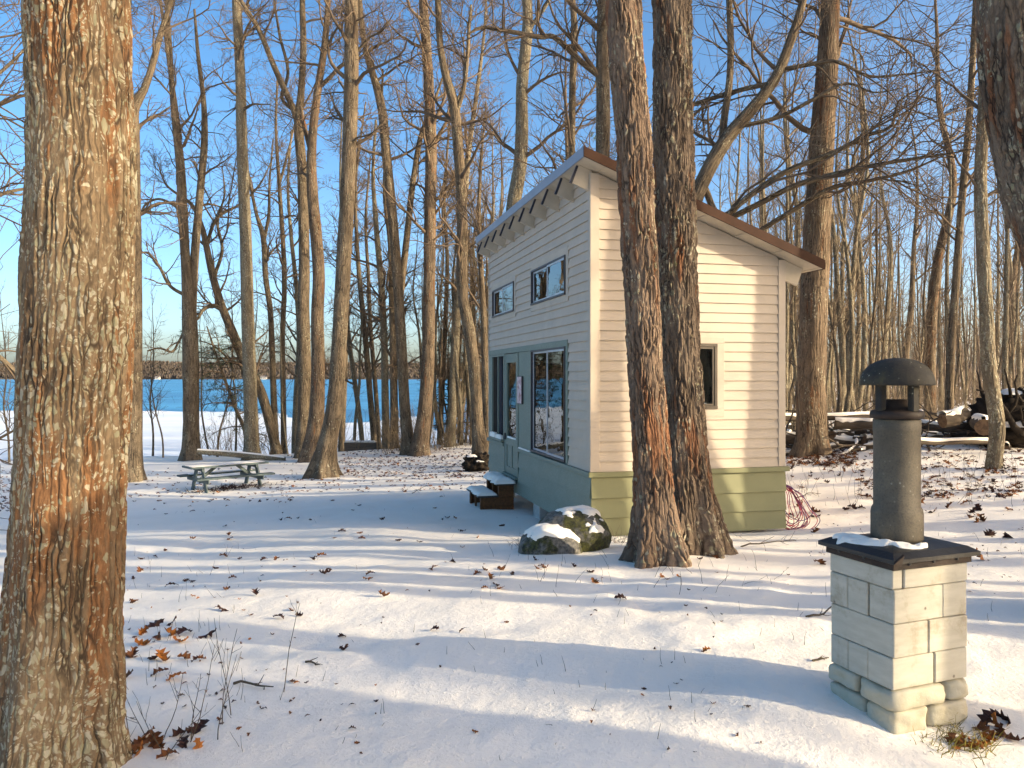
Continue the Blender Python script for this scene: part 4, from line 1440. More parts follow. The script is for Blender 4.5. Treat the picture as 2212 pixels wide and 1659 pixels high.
# --- twin trunks in front of the cabin
make_tree('rusty-barked front trunk of the twin trees before the cabin wall', 7.4,
          [(1421, 1205, 84), (1417, 1120, 80), (1412, 1030, 76), (1401, 884, 74), (1391, 735, 73), (1379, 515, 75), (1368, 295, 75), (1354, 133, 75), (1346, 0, 77), (1338, -150, 74), (1325, -700, 62), (1310, -1500, 40), (1300, -2000, 22)],
          bark='bark_twin_rust', sides=112, segs=430, seed=23, flare=1.05, flare_h=0.40, lobe_amp=0.7, dense_to=(0.42, 0.94), lump=0.015,
          crown_kw=dict(n1=12, tr=(0.5, 0.95), L1=4.0, n2=5, n3=3, n4=0))
make_tree('dark grey rear trunk of the twin trees before the cabin wall', 8.0,
          [(1500, 1165, 92), (1494, 1090, 86), (1488, 1030, 84), (1478, 884, 82), (1468, 735, 83), (1460, 515, 86), (1454, 295, 86), (1454, 150, 84), (1451, 0, 82), (1449, -150, 80), (1452, -700, 66), (1460, -1400, 40), (1462, -1800, 22)],
          bark='bark_twin_grey', sides=112, segs=430, seed=31, flare=0.95, flare_h=0.42, lobe_amp=0.7, dense_to=(0.43, 0.94), lump=0.015,
          crown_kw=dict(n1=12, tr=(0.5, 0.95), L1=4.0, n2=5, n3=3, n4=0))
# --- leaning trunk at the right edge
make_tree('thick leaning trunk cut off by the right edge of the picture', 5.0,
          [(2440, 1330, 165), (2425, 1100, 160), (2390, 900, 156), (2345, 700, 154), (2296, 532, 152), (2262, 440, 152), (2226, 280, 152), (2206, 140, 150), (2194, 0, 148), (2190, -120, 146), (2200, -700, 120), (2230, -1900, 60)],
          bark='bark_twin_grey', sides=96, segs=300, seed=37, flare=0.4, flare_h=0.4, dense_to=(0.5, 0.93), lump=0.015,
          crown_kw=dict(n1=10, tr=(0.55, 0.95), L1=4.0, n2=5, n3=3, n4=0))
# --- big oak on the right behind the cabin, slim grey tree, and oak leaning behind the roof
make_tree('tall straight oak with furrowed bark standing right of the cabin', 17.0,
          [(1755, 962, 62), (1752, 860, 61), (1757, 700, 58), (1765, 500, 55), (1777, 280, 50), (1787, 140, 44), (1794, 0, 38), (1800, -140, 32), (1806, -420, 16)],
          bark='bark_rust', sides=48, segs=150, seed=41, flare=0.75, flare_h=0.35, lobe_amp=0.6, dense_to=(0.7, 0.9),
          crown_kw=dict(n1=12, tr=(0.5, 0.95), L1=5.4))
make_tree('slim pale grey tree with a slightly crooked trunk behind the chimney', 13.8,
          [(2147, 1006, 30), (2152, 960, 30), (2154, 920, 31), (2146, 858, 30), (2136, 796, 30), (2132, 703, 28), (2122, 516, 26), (2118, 400, 25), (2124, 250, 23), (2130, 100, 20), (2134, -60, 17), (2140, -400, 8)],
          bark='bark_smooth', sides=28, segs=90, seed=43, flare=0.35, flare_h=0.2,
          crown_kw=dict(n1=15, tr=(0.35, 0.95), L1=3.2))
make_tree('grey oak leaning away to the right behind the cabin roof, with long level limbs', 16.5,
          [(1400, 960, 40), (1430, 760, 38), (1466, 560, 36), (1501, 432, 33), (1573, 296, 30), (1621, 240, 26), (1673, 172, 23), (1705, 96, 20), (1733, 8, 16), (1752, -90, 12), (1775, -260, 6)],
          forks=[([(1558, 318, 17), (1564, 262, 16), (1577, 160, 15), (1577, 40, 14), (1570, -80, 12), (1560, -300, 6)], (0.1, 0.6))],
          limbs=[([(1676, 178, 11), (1601, 194, 10), (1540, 212, 10), (1490, 228, 9), (1430, 240, 7)], (0, 1.5)),
                 ([(1690, 150, 10), (1745, 140, 9), (1800, 132, 8), (1880, 165, 6), (1960, 160, 4), (2040, 150, 2)], (0, -1.2)),
                 ([(1590, 275, 10), (1690, 250, 9), (1755, 216, 8), (1830, 180, 6), (1890, 200, 4), (1950, 190, 2)], (0, -1.0)),
                 ([(1520, 400, 15), (1560, 470, 14), (1610, 430, 13), (1700, 370, 12), (1800, 330, 11), (1880, 290, 9), (1925, 275, 7), (1940, 220, 5), (1990, 190, 3)], (0.2, -2.0)),
                 ([(1560, 480, 14), (1640, 440, 13), (1720, 400, 12), (1810, 375, 11), (1900, 355, 9), (1980, 342, 7), (2060, 330, 4), (2120, 318, 2)], (0.2, -2.4)),
                 ([(1640, 500, 12), (1720, 450, 11), (1800, 405, 10), (1880, 390, 8), (1960, 370, 6), (2040, 335, 3)], (0.2, -1.5))],
          bark='bark_oak', sides=24, segs=80, seed=47, crown_kw=dict(n1=12, tr=(0.35, 0.98), L1=4.1, n2=9, n3=6, n4=2))
make_tree('slender dark trunk curving up to the right at the edge of the thicket', 19.0,
          [(2050, 900, 17), (2052, 800, 17), (2066, 600, 16), (2078, 430, 15), (2092, 280, 14), (2100, 150, 13), (2106, 40, 12), (2110, -90, 9), (2116, -300, 4)],
          bark='bark_oak', sides=14, segs=50, seed=49, crown_kw=dict(n1=18, tr=(0.3, 0.97), L1=3.0))
# --- trunks behind the roof
make_tree('straight trunk rising behind the far end of the cabin roof, forked near the top', 22.0,
          [(1090, 905, 32), (1098, 640, 31), (1109, 442, 30), (1124, 355, 29), (1127, 289, 28), (1128, 178, 25), (1137, 89, 24), (1140, 40, 22), (1136, -20, 21), (1130, -220, 12)],
          forks=[([(1140, 66, 10), (1152, 50, 9), (1178, 14, 8), (1200, -30, 6), (1215, -100, 4)], (0, -0.4))],
          bark='bark_smooth', sides=18, segs=60, seed=53, crown_kw=dict(n1=18, tr=(0.3, 0.97), L1=3.8))
make_tree('thin dark trunk rising behind the middle of the cabin roof', 20.0,
          [(1228, 930, 17), (1232, 600, 16), (1235, 333, 15), (1237, 178, 15), (1241, 67, 15), (1237, 0, 13), (1236, -100, 10), (1240, -300, 5)],
          bark='bark_oak', sides=14, segs=50, seed=59, crown_kw=dict(n1=18, tr=(0.3, 0.97), L1=3.0))
make_tree('thick trunk behind the roof peak with one heavy limb reaching left', 19.0,
          [(1296, 930, 36), (1300, 600, 33), (1302, 333, 31), (1303, 222, 30), (1302, 133, 29), (1304, 0, 26), (1306, -120, 22), (1310, -380, 10)],
          limbs=[([(1299, 168, 14), (1255, 133, 13), (1221, 100, 12), (1192, 78, 11), (1170, 80, 11), (1128, 73, 10), (1077, 64, 9), (1032, 60, 5), (1010, 75, 2)], (0, -1.2))],
          bark='bark_oak', sides=20, segs=60, seed=61, crown_kw=dict(n1=15, tr=(0.3, 0.97), L1=4.3))
# --- trunks along the lake shore, from left to right
make_tree('grey trunk half hidden by the huge rust-streaked trunk, forking high up', 25.0,
          [(286, 1030, 40), (287, 960, 38), (289, 800, 35), (289, 600, 33), (287, 400, 31), (286, 280, 29), (286, 235, 27), (310, 196, 16), (332, 130, 14), (345, 80, 12), (370, 0, 11), (392, -100, 8), (410, -240, 4)],
          forks=[([(287, 270, 14), (282, 200, 13), (270, 100, 12), (262, -20, 10), (255, -200, 5)], (0.1, 0.5))],
          bark='bark_oak', sides=20, segs=60, seed=67, crown_kw=dict(n1=22, tr=(0.35, 0.98), L1=4.1))
make_tree('shoreline tree splitting into two pale stems above the lake', 32.5,
          [(413, 985, 37), (413, 930, 34), (412, 800, 34), (409, 680, 30), (403, 600, 21), (396, 480, 20), (388, 340, 18), (378, 260, 14), (366, 100, 11), (360, 0, 9), (352, -140, 4)],
          forks=[([(414, 690, 19), (420, 560, 18), (432, 420, 16), (442, 290, 14), (440, 220, 11), (428, 120, 8), (420, 20, 5)], (0.2, 0.6)),
                 ([(388, 300, 12), (376, 210, 10), (368, 160, 8), (355, 60, 7), (340, -40, 5)], (0.2, -0.5))],
          limbs=[([(405, 470, 7), (370, 440, 6), (340, 430, 5), (312, 445, 4), (300, 470, 2)], (0, 0.6)),
                 ([(404, 640, 8), (370, 620, 7), (340, 570, 6), (315, 545, 5), (300, 548, 3)], (0, -0.6)),
                 ([(398, 715, 6), (385, 740, 5), (372, 760, 5), (345, 752, 4), (318, 758, 3)], (0, -0.6))],
          bark='bark_oak', sides=18, segs=60, seed=71, crown_kw=dict(n1=25, tr=(0.35, 0.98), L1=3.8))
make_tree('straight clean grey trunk standing directly behind the picnic table', 31.5,
          [(544, 986, 32), (543, 930, 30), (539, 800, 28), (534, 640, 26), (531, 520, 25), (523, 320, 23), (519, 160, 21), (511, 0, 19), (507, -120, 15), (500, -320, 8)],
          bark='bark_smooth', sides=18, segs=60, seed=73, crown_kw=dict(n1=18, tr=(0.55, 0.98), L1=4.1))
make_tree('crooked oak leaning left over the water behind the picnic table', 34.5,
          [(596, 985, 20), (584, 920, 20), (563, 845, 21), (528, 780, 21), (498, 708, 19), (480, 664, 17), (458, 590, 15), (446, 532, 13), (432, 478, 10), (412, 440, 8), (390, 424, 6), (360, 400, 4), (340, 350, 2)],
          limbs=[([(486, 674, 10), (462, 660, 9), (440, 668, 8), (425, 690, 6), (405, 700, 4)], (0, -0.8)),
                 ([(462, 600, 8), (480, 540, 7), (470, 480, 6), (485, 420, 4), (480, 360, 2)], (0, 0.8)),
                 ([(446, 530, 8), (470, 470, 7), (520, 440, 5), (560, 400, 4), (590, 340, 2)], (0, 0.8))],
          bark='bark_oak', sides=16, segs=60, seed=79, crown_kw=dict(n1=22, tr=(0.25, 0.99), L1=3.0, n2=8))
make_tree('dark narrow trunk forking low, right of the clean grey trunk', 36.0,
          [(596, 972, 15), (592, 880, 14), (588, 760, 13), (583, 664, 12), (574, 600, 12), (566, 500, 11), (556, 470, 8), (545, 420, 7), (530, 340, 5), (515, 250, 3)],
          forks=[([(570, 520, 8), (580, 470, 7), (582, 400, 5), (590, 300, 3)], (0, 0.5))],
          bark='bark_oak', sides=12, segs=46, seed=83, crown_kw=dict(n1=22, tr=(0.35, 0.98), L1=3.0))
make_tree('pencil-thin upright trunk between the dark forked trunk and the double stems', 37.0,
          [(613, 965, 13), (612, 860, 12), (611, 700, 11), (614, 640, 11), (606, 440, 9), (602, 380, 8), (596, 280, 6), (600, 160, 4)],
          forks=[([(603, 400, 6), (622, 330, 5), (640, 250, 3), (650, 180, 2)], (0, 0.5))],
          bark='bark_oak', sides=12, segs=46, seed=89, crown_kw=dict(n1=22, tr=(0.4, 0.98), L1=3.0))
make_tree('tall trunk with two spreading upper limbs left of the twisted tree', 31.5,
          [(655, 972, 30), (657, 900, 28), (658, 774, 27), (655, 664, 26), (657, 600, 24), (655, 450, 22), (652, 360, 21), (645, 268, 20), (650, 205, 15), (655, 120, 14), (653, 0, 12), (650, -120, 8), (648, -300, 4)],
          forks=[([(645, 275, 14), (634, 235, 14), (621, 208, 13), (589, 136, 12), (557, 60, 10), (520, 0, 8), (490, -60, 6), (470, -180, 3)], (0.1, -0.8)),
                 ([(636, 240, 8), (610, 215, 8), (622, 160, 7), (605, 80, 6), (590, -10, 4)], (0, 0.7))],
          bark='bark_oak', sides=18, segs=60, seed=97, crown_kw=dict(n1=28, tr=(0.4, 0.98), L1=4.1))
make_tree('twisted trunk with a wide swollen foot and a dark hollow, behind the leaning tree', 30.0,
          [(672, 990, 44), (677, 955, 40), (683, 905, 34), (687, 810, 29), (686, 664, 27), (689, 600, 26), (682, 500, 25), (674, 400, 23), (674, 310, 19), (689, 180, 16), (701, 100, 14), (709, 0, 11), (714, -120, 7), (720, -260, 3)],
          forks=[([(676, 345, 11), (664, 300, 10), (655, 262, 9), (650, 230, 7)], (0, 0.8)),
                 ([(688, 190, 10), (712, 168, 9), (740, 140, 8), (775, 128, 5), (800, 95, 3)], (0, -0.6))],
          bark='bark_rust', sides=20, segs=60, seed=101, flare=0.6, crown_kw=dict(n1=25, tr=(0.4, 0.98), L1=4.1))
make_tree('large leaning tree with a sweeping foot in the middle of the yard', 25.0,
          [(700, 1014, 50), (707, 965, 41), (722, 883, 36), (731, 774, 33), (737, 664, 32), (745, 520, 32), (755, 320, 31), (759, 160, 31), (759, 0, 29), (757, -130, 25), (750, -380, 14)],
          limbs=[([(752, 330, 5), (768, 300, 4), (800, 290, 3), (830, 260, 2)], (0, -0.6)), ([(772, 110, 6), (800, 80, 5), (826, 66, 4), (850, 30, 2)], (0, -0.6))],
          bark='bark_oak', sides=24, segs=80, seed=103, flare=0.9, flare_h=0.45, lobe_amp=0.7, crown_kw=dict(n1=18, tr=(0.5, 0.98), L1=4.1))
make_tree('trunk bending left near its top, left one of a pair sharing a root', 31.0,
          [(882, 964, 28), (876, 900, 24), (870, 800, 23), (862, 650, 22), (849, 480, 21), (833, 320, 20), (823, 225, 19), (810, 175, 16), (793, 120, 13), (780, 40, 12), (774, -60, 10), (765, -240, 5)],
          forks=[([(862, 660, 16), (869, 600, 15), (878, 520, 14), (893, 390, 13), (912, 285, 11), (930, 240, 9), (945, 200, 6), (965, 140, 3)], (0.2, 1.0)),
                 ([(824, 215, 7), (826, 180, 5), (827, 150, 4)], (0, 0.1))],
          bark='bark_oak', sides=18, segs=60, seed=107, crown_kw=dict(n1=28, tr=(0.35, 0.98), L1=3.8))
make_tree('straight thick trunk, right one of a pair sharing a root', 30.5,
          [(908, 964, 36), (916, 900, 31), (924, 800, 28), (927, 640, 26), (929, 480, 26), (931, 320, 25), (925, 160, 22), (914, 0, 19), (908, -120, 15), (900, -320, 7)],
          limbs=[([(932, 330, 9), (950, 290, 8), (966, 260, 7), (975, 235, 5)], (0, 0.5)), ([(934, 470, 6), (955, 440, 5), (975, 400, 5), (985, 360, 3)], (0, -0.6))],
          bark='bark_rust', sides=20, segs=60, seed=109, flare=0.8, crown_kw=dict(n1=25, tr=(0.35, 0.98), L1=3.8))
make_tree('trunk rising from a gnarled snowy stump just left of the cabin', 26.0,
          [(1038, 975, 34), (1032, 920, 26), (1028, 847, 25), (1012, 705, 25), (1002, 656, 24), (999, 480, 23), (990, 320, 22), (976, 205, 21), (962, 160, 17), (953, 112, 15), (946, 0, 13), (942, -120, 10), (936, -300, 5)],
          forks=[([(984, 250, 10), (1000, 200, 9), (1010, 120, 8), (1014, 50, 7), (1018, 10, 5)], (0, -0.5)),
                 ([(979, 230, 7), (998, 195, 6), (1004, 120, 4), (1000, 80, 3)], (0, 0.4))],
          bark='bark_oak', sides=18, segs=60, seed=113, flare=0.9, flare_h=0.5, crown_kw=dict(n1=30, tr=(0.3, 0.98), L1=3.8))
make_tree('pale trunk rooted behind the fallen leaves, next left of the stump tree', 33.0,
          [(972, 964, 22), (977, 900, 20), (982, 774, 19), (988, 664, 18), (1000, 480, 15), (1012, 330, 12), (1030, 200, 9), (1045, 80, 6), (1052, -40, 3)],
          bark='bark_smooth', sides=14, segs=50, seed=127, crown_kw=dict(n1=28, tr=(0.3, 0.98), L1=3.2))
thin = [('thin trunk leaning left over the frozen edge, beside the large leaning tree', 38, [(782, 955, 11), (774, 880, 11), (763, 800, 10), (753, 730, 10), (748, 640, 9), (742, 540, 7), (735, 400, 5), (738, 260, 3)]),
        ('dark thin trunk leaning left, second right of the large leaning tree', 37, [(808, 955, 14), (800, 860, 13), (790, 740, 12), (780, 640, 11), (772, 540, 9), (768, 420, 6), (775, 300, 4)]),
        ('paired thin trunk crossing a darker one at the frozen edge', 38, [(818, 955, 10), (812, 850, 10), (800, 700, 9), (796, 600, 8), (790, 480, 6), (800, 340, 3)]),
        ('upright pale trunk third left of the pair sharing a root', 35, [(834, 958, 17), (832, 850, 16), (830, 737, 15), (824, 620, 14), (812, 480, 11), (806, 380, 8), (812, 260, 5)]),
        ('upright dark trunk next left of the pair sharing a root', 34, [(852, 962, 19), (851, 850, 17), (849, 740, 15), (846, 640, 13), (842, 520, 10), (830, 420, 7), (835, 300, 4)]),
        ('short pale trunk squeezed behind the large leaning tree', 40, [(738, 950, 15), (742, 850, 14), (746, 740, 13), (752, 600, 11), (760, 450, 8), (775, 330, 5), (790, 220, 3)]),
        ('slim trunk behind the double stems at the frozen edge', 39, [(636, 958, 13), (640, 850, 12), (646, 740, 11), (640, 620, 10), (628, 500, 8), (622, 400, 6), (630, 280, 3)]),
        ('slim forked trunk in the brush left of the stump tree', 36, [(950, 955, 12), (955, 850, 11), (962, 700, 10), (966, 560, 8), (960, 440, 7), (968, 300, 5), (975, 180, 3)]),
        ('dark slim trunk against the cabin corner beside the stump', 27, [(1052, 968, 18), (1050, 860, 16), (1046, 720, 14), (1040, 600, 12), (1034, 480, 9), (1040, 340, 6), (1050, 220, 3)])]
for i, (lab, Y, pts) in enumerate(thin):
    make_tree(lab, Y, pts, bark='bark_oak' if i % 3 else 'bark_smooth', sides=12, segs=40, seed=200 + i, crown_kw=dict(n1=20, tr=(0.25, 0.98), L1=3.0, n2=6, n3=5, n4=1))
# tree outside the left edge whose branches reach into the picture
make_tree('tree beyond the left edge whose bare branches reach into the sky', 13.0,
          [(-330, 1110, 46), (-320, 900, 44), (-300, 600, 40), (-290, 300, 36), (-280, 0, 30), (-270, -300, 20), (-260, -600, 8)],
          limbs=[([(-305, 640, 13), (-150, 700, 12), (-40, 745, 11), (30, 800, 10), (60, 850, 8), (70, 930, 4)], (0, 3)),
                 ([(-300, 520, 11), (-180, 460, 10), (-60, 440, 9), (40, 410, 7), (110, 405, 4)], (0, 2)),
                 ([(-290, 330, 11), (-180, 250, 10), (-60, 200, 8), (40, 120, 6), (90, 60, 4), (110, -10, 2)], (0, 2)),
                 ([(-310, 800, 9), (-150, 870, 8), (-40, 960, 7), (30, 930, 5), (80, 900, 3)], (0, 2))],
          bark='bark_oak', sides=16, segs=50, seed=131, crown_kw=dict(n1=18, tr=(0.25, 0.97), L1=5.7, n2=8, n3=6, n4=2))

# ------------------------------------------------------------------ background woods: kinds copied with shared meshes
def proto_tree(seed, H, r0, n1, lean, bark, twig, kw, sides=8, segs=22, bend=0.25):
    rng = np.random.default_rng(seed)
    n = 7
    z = np.linspace(-0.25, H, n)
    off = np.cumsum(rng.normal(0, bend, (n, 2)), 0)
    off -= off[0]
    path = np.column_stack([off[:, 0] + lean * z, off[:, 1], z, r0 * (1 - 0.92 * np.clip(z / H, 0, 1) ** 1.2)])
    V, q, bk, P, r = trunk_mesh(path, sides, segs, seed, 0.35, 0.2, lump=0.02)
    tm = mesh_np('trunk', V, q, attr={'bk': bk})
    tm.materials.append(M[bark])
    ax = [(catmull(path, 20)[:, :3], catmull(path, 20)[:, 3])]
    V, q = crown(rng, ax, cull=False, n1=n1, **kw)
    cm = mesh_np('crown', V, q)
    cm.materials.append(M[twig])
    return tm, cm

SAP = [proto_tree(301 + i, h, r, n, l, b, tw, dict(tr=(0.22, 0.98), L1=1.8, ang1=(36, 9), n2=4, n3=2, n4=0, rmin=0.005, wander=0.09, up=0.11), bend=0.12)
       for i, (h, r, n, l, b, tw) in enumerate(((10.5, .075, 18, .01, 'bark_smooth', 'twig'), (12.0, .095, 20, -.02, 'bark_smooth', 'twig_pale'), (9.0, .055, 16, .03, 'bark_oak', 'twig'),
                                               (13.0, .105, 20, .0, 'bark_smooth', 'twig'), (11.0, .070, 18, -.04, 'bark_smooth', 'twig_pale'), (8.0, .050, 16, .05, 'bark_oak', 'twig')))]
BIG = [proto_tree(331 + i, h, r, n, l, b, tw, dict(tr=(0.40, 0.97), L1=4.2, n2=6, n3=4, n4=0, rmin=0.006, wander=0.15))
       for i, (h, r, n, l, b, tw) in enumerate(((19.0, .22, 26, .01, 'bark_oak', 'twig'), (21.0, .26, 26, -.02, 'bark_rust', 'twig'), (18.0, .17, 22, .03, 'bark_smooth', 'twig_pale')))]

def place(proto, x, y, rotz, s, name, label, group):
    tm, cm = proto
    r = empty(name, (x, y, gz(x, y)), rotz)
    r.scale = (s, s, s)
    tag(r, label, 'tree', group)
    link('trunk', tm, None, r)
    link('crown', cm, None, r)
    return r

rng = np.random.default_rng(77)
# thicket of saplings right of the cabin, behind the wood pile
for i in range(120):
    Y = 21.0 + 34 * rng.uniform(0, 1) ** 1.25
    px = rng.uniform(1640, 2290) if i < 96 else rng.uniform(1560, 1900)
    X = (px - CX) / F_D * Y
    place(SAP[rng.integers(0, 6)], X, Y, rng.uniform(0, 6.28), rng.uniform(0.75, 1.2), 'sapling', 'slender bare sapling crowded in the thicket behind the wood pile', 'saplings in the thicket right of the cabin')
ORD = ['nearest to', 'second from', 'third from', 'fourth from', 'fifth from', 'sixth from', 'seventh from', 'eighth from', 'ninth from', 'tenth from', 'eleventh from', 'twelfth from']
for k, (px, Y) in enumerate(((1660, 44), (1700, 30), (1760, 48), (1835, 34), (1905, 38), (1960, 46), (2010, 33), (2180, 36))):
    place(BIG[rng.integers(0, 3)], (px - CX) / F_D * Y, Y, rng.uniform(0, 6.28), rng.uniform(0.75, 1.0), 'thicket_tree', 'taller bare trunk deep among the thicket saplings, ' + ORD[k] + ' the cabin', 'taller trunks in the thicket right of the cabin')
# tangle of young trees left of and behind the cabin
for i in range(58):
    Y = 34.0 + 26 * rng.uniform(0, 1)
    px = rng.uniform(905, 1085) if i < 34 else rng.uniform(1060, 1420)
    X = (px - CX) / F_D * Y
    if Y > float(shore(X)) - 1.5:
        Y = 33 + 3 * rng.uniform(0, 1)
        X = (px - CX) / F_D * Y
    place(SAP[rng.integers(0, 6)], X, Y, rng.uniform(0, 6.28), rng.uniform(0.7, 1.15), 'young_tree', 'young bare tree in the tangle behind the cabin', 'young trees in the tangle behind the cabin')
for k, (px, Y) in enumerate(((1340, 42), (1215, 36), (1150, 44), (1075, 40), (1000, 48))):
    place(BIG[rng.integers(0, 3)], (px - CX) / F_D * Y, Y, rng.uniform(0, 6.28), rng.uniform(0.7, 0.95), 'tangle_tree', 'taller bare tree behind the cabin, ' + ORD[k] + ' the twin trunks', 'taller trees behind the cabin')
# slim young trees along the shore on the left
for k, (px, Y) in enumerate(((20, 35), (60, 34), (330, 35.5), (352, 34.5), (455, 35.6), (470, 34), (508, 36), (560, 35.4), (622, 34), (640, 35), (700, 36), (765, 36))):
    X = (px - CX) / F_D * Y
    place(SAP[rng.integers(0, 6)], X, Y, rng.uniform(0, 6.28), rng.uniform(0.6, 0.95), 'shore_sapling', 'slim young bare tree at the lake edge, ' + ORD[k] + ' the left side of the picture', 'slim young trees at the lake edge')

# trees standing right of and behind the viewer; they throw the long shadows over the yard
def by_sun(q, t):
    """ground point a distance t towards the sun from the line q (measured across the shadow direction)"""
    sx, sy = math.sin(SUN_AZ), math.cos(SUN_AZ)
    px, py = -sy, sx                       # across
    return sx * t + px * q, sy * t + py * q

def caster(q, t, r0, H, slope=0.0, seed=0, n1=14, tr=(0.45, 0.97), label='', L1=4.0, fork=None):
    """tree that stands out of the picture towards the sun, its trunk on the shadow line q (moving by slope per metre of height)"""
    x, y = by_sun(q, t)
    g = gz(x, y)
    ax, ay = -math.cos(SUN_AZ), math.sin(SUN_AZ)
    rows = []
    for k, z in enumerate(np.linspace(-0.3, H, 9)):
        o = slope * z + 0.05 * math.sin(z * 0.9 + seed)
        rows.append((ax * o, ay * o, z, r0 * (1 - 0.85 * max(z, 0) / H)))
    path = np.array(rows)
    root = empty('yard_tree', (x, y, g))
    tag(root, label, 'tree', 'shadow-throwing trees beyond the right edge')
    V, q_, bk, P, r = trunk_mesh(path, 14, 40, seed, 0.5, 0.3)
    link('trunk', mesh_np('trunk', V, q_, attr={'bk': bk}), M['bark_oak'], root)
    axes = [(catmull(path, 24)[:, :3], catmull(path, 24)[:, 3])]
    for fk in (fork or ()):
        fp = np.array([(ax * o, ay * o, z, rr) for o, z, rr in fk])
        V, q_, bk, P, r = trunk_mesh(fp, 9, 20, seed + 5, 0.0)
        link('limb', mesh_np('limb', V, q_, attr={'bk': bk}), M['bark_oak'], root)
        axes.append((catmull(fp, 24)[:, :3], catmull(fp, 24)[:, 3]))
    rng_ = np.random.default_rng(seed)
    V, q_ = crown(rng_, axes, n1, tr, L1, n2=5, n3=3, n4=0, cull=False)
    link('crown', mesh_np('crown', V, q_), M['twig'], root)
# ------------------------------------------------------------------ trees outside the picture, towards the sun
LAB = 'tall bare tree beyond the right edge of the picture, throwing its shadow over the snow'
caster(9.55, 5.0, 0.15, 15, 0.03, 1, label=LAB, fork=[[(0.06, 2.2, 0.09), (-0.10, 3.2, 0.07), (-0.40, 4.6, 0.06), (-0.9, 7.0, 0.03)]])
caster(10.76, 5.6, 0.20, 16, -0.16, 2, label=LAB)
caster(11.00, 5.2, 0.29, 17, 0.0, 3, label=LAB)
caster(3.22, 6.5, 0.27, 16, 0.0, 4, label=LAB, tr=(0.6, 0.97))
caster(4.22, 7.5, 0.20, 15, 0.0, 5, label=LAB, tr=(0.5, 0.97))
caster(6.5, 8.5, 0.13, 18, 0.0, 7, label=LAB)
caster(5.62, 9.5, 0.16, 16, 0.0, 8, label=LAB)
caster(7.1, 12.0, 0.11, 16, -0.01, 9, label=LAB)
caster(8.75, 9.0, 0.12, 17, 0.0, 10, label=LAB)
caster(1.55, 9.0, 0.22, 17, 0.0, 11, label=LAB)
caster(0.6, 6.0, 0.2, 16, 0.0, 12, label=LAB)
caster(8.05, 20.0, 0.22, 17, 0.0, 13, label=LAB)
caster(2.95, 19.0, 0.2, 17, 0.0, 16, label=LAB, tr=(0.6, 0.97))
shadow_spots = [  # (q across the shadows, distance towards the sun, kind, scale, turn)
    (0.2, 20.0, 1, 1.0, 1.0), (1.15, 24.0, 0, 1.0, 3.0), (-1.2, 22.0, 1, 1.0, 2.2), (4.1, 34.0, 2, 1.0, 2.8), (8.3, 26.0, 0, 1.0, 1.9),
    (12.3, 16.0, 1, 1.0, 4.4), (13.4, 20.0, 0, 1.0, 5.5), (14.6, 17.0, 2, 1.0, 0.1), (16.0, 24.0, 1, 1.0, 1.3), (18.2, 20.0, 0, 1.0, 2.6), (20.5, 27.0, 1, 1.0, 3.9),
    (-3.4, 17.0, 0, 1.0, 4.8), (-5.5, 25.0, 1, 1.0, 0.7), (23.5, 22.0, 0, 1.0, 1.1), (26.0, 30.0, 1, 1.0, 2.0)]
for q, t, k, s, rz in shadow_spots:
    x, y = by_sun(q, t)
    place(BIG[k], x, y, rz, s, 'yard_tree', LAB, 'shadow-throwing trees beyond the right edge')
def shade_snag():
    """unseen broken trunk, added so that its shadow falls on the foot of the big tree"""
    x, y = by_sun(2.44, 4.0)
    g = gz(x, y)
    root = empty('shade_snag', (x, y, g))  # unseen stub, put in only to darken the big tree's foot
    tag(root, 'short broken snag added unseen beyond the right edge to shade the big trunk', 'shade_snag')
    path = np.array([(0, 0, -0.3, 0.46), (0, 0, 0.6, 0.43), (0.02, 0.02, 1.6, 0.41), (0.02, 0.02, 2.95, 0.38), (0.0, 0.02, 3.12, 0.28), (0.0, 0.02, 3.25, 0.05)])
    V, q, bk, P, r = trunk_mesh(path, 24, 50, 5, 0.4, 0.3, lump=0.08)
    link('trunk', mesh_np('trunk', V, q, attr={'bk': bk}), M['bark_oak'], root)
shade_snag()

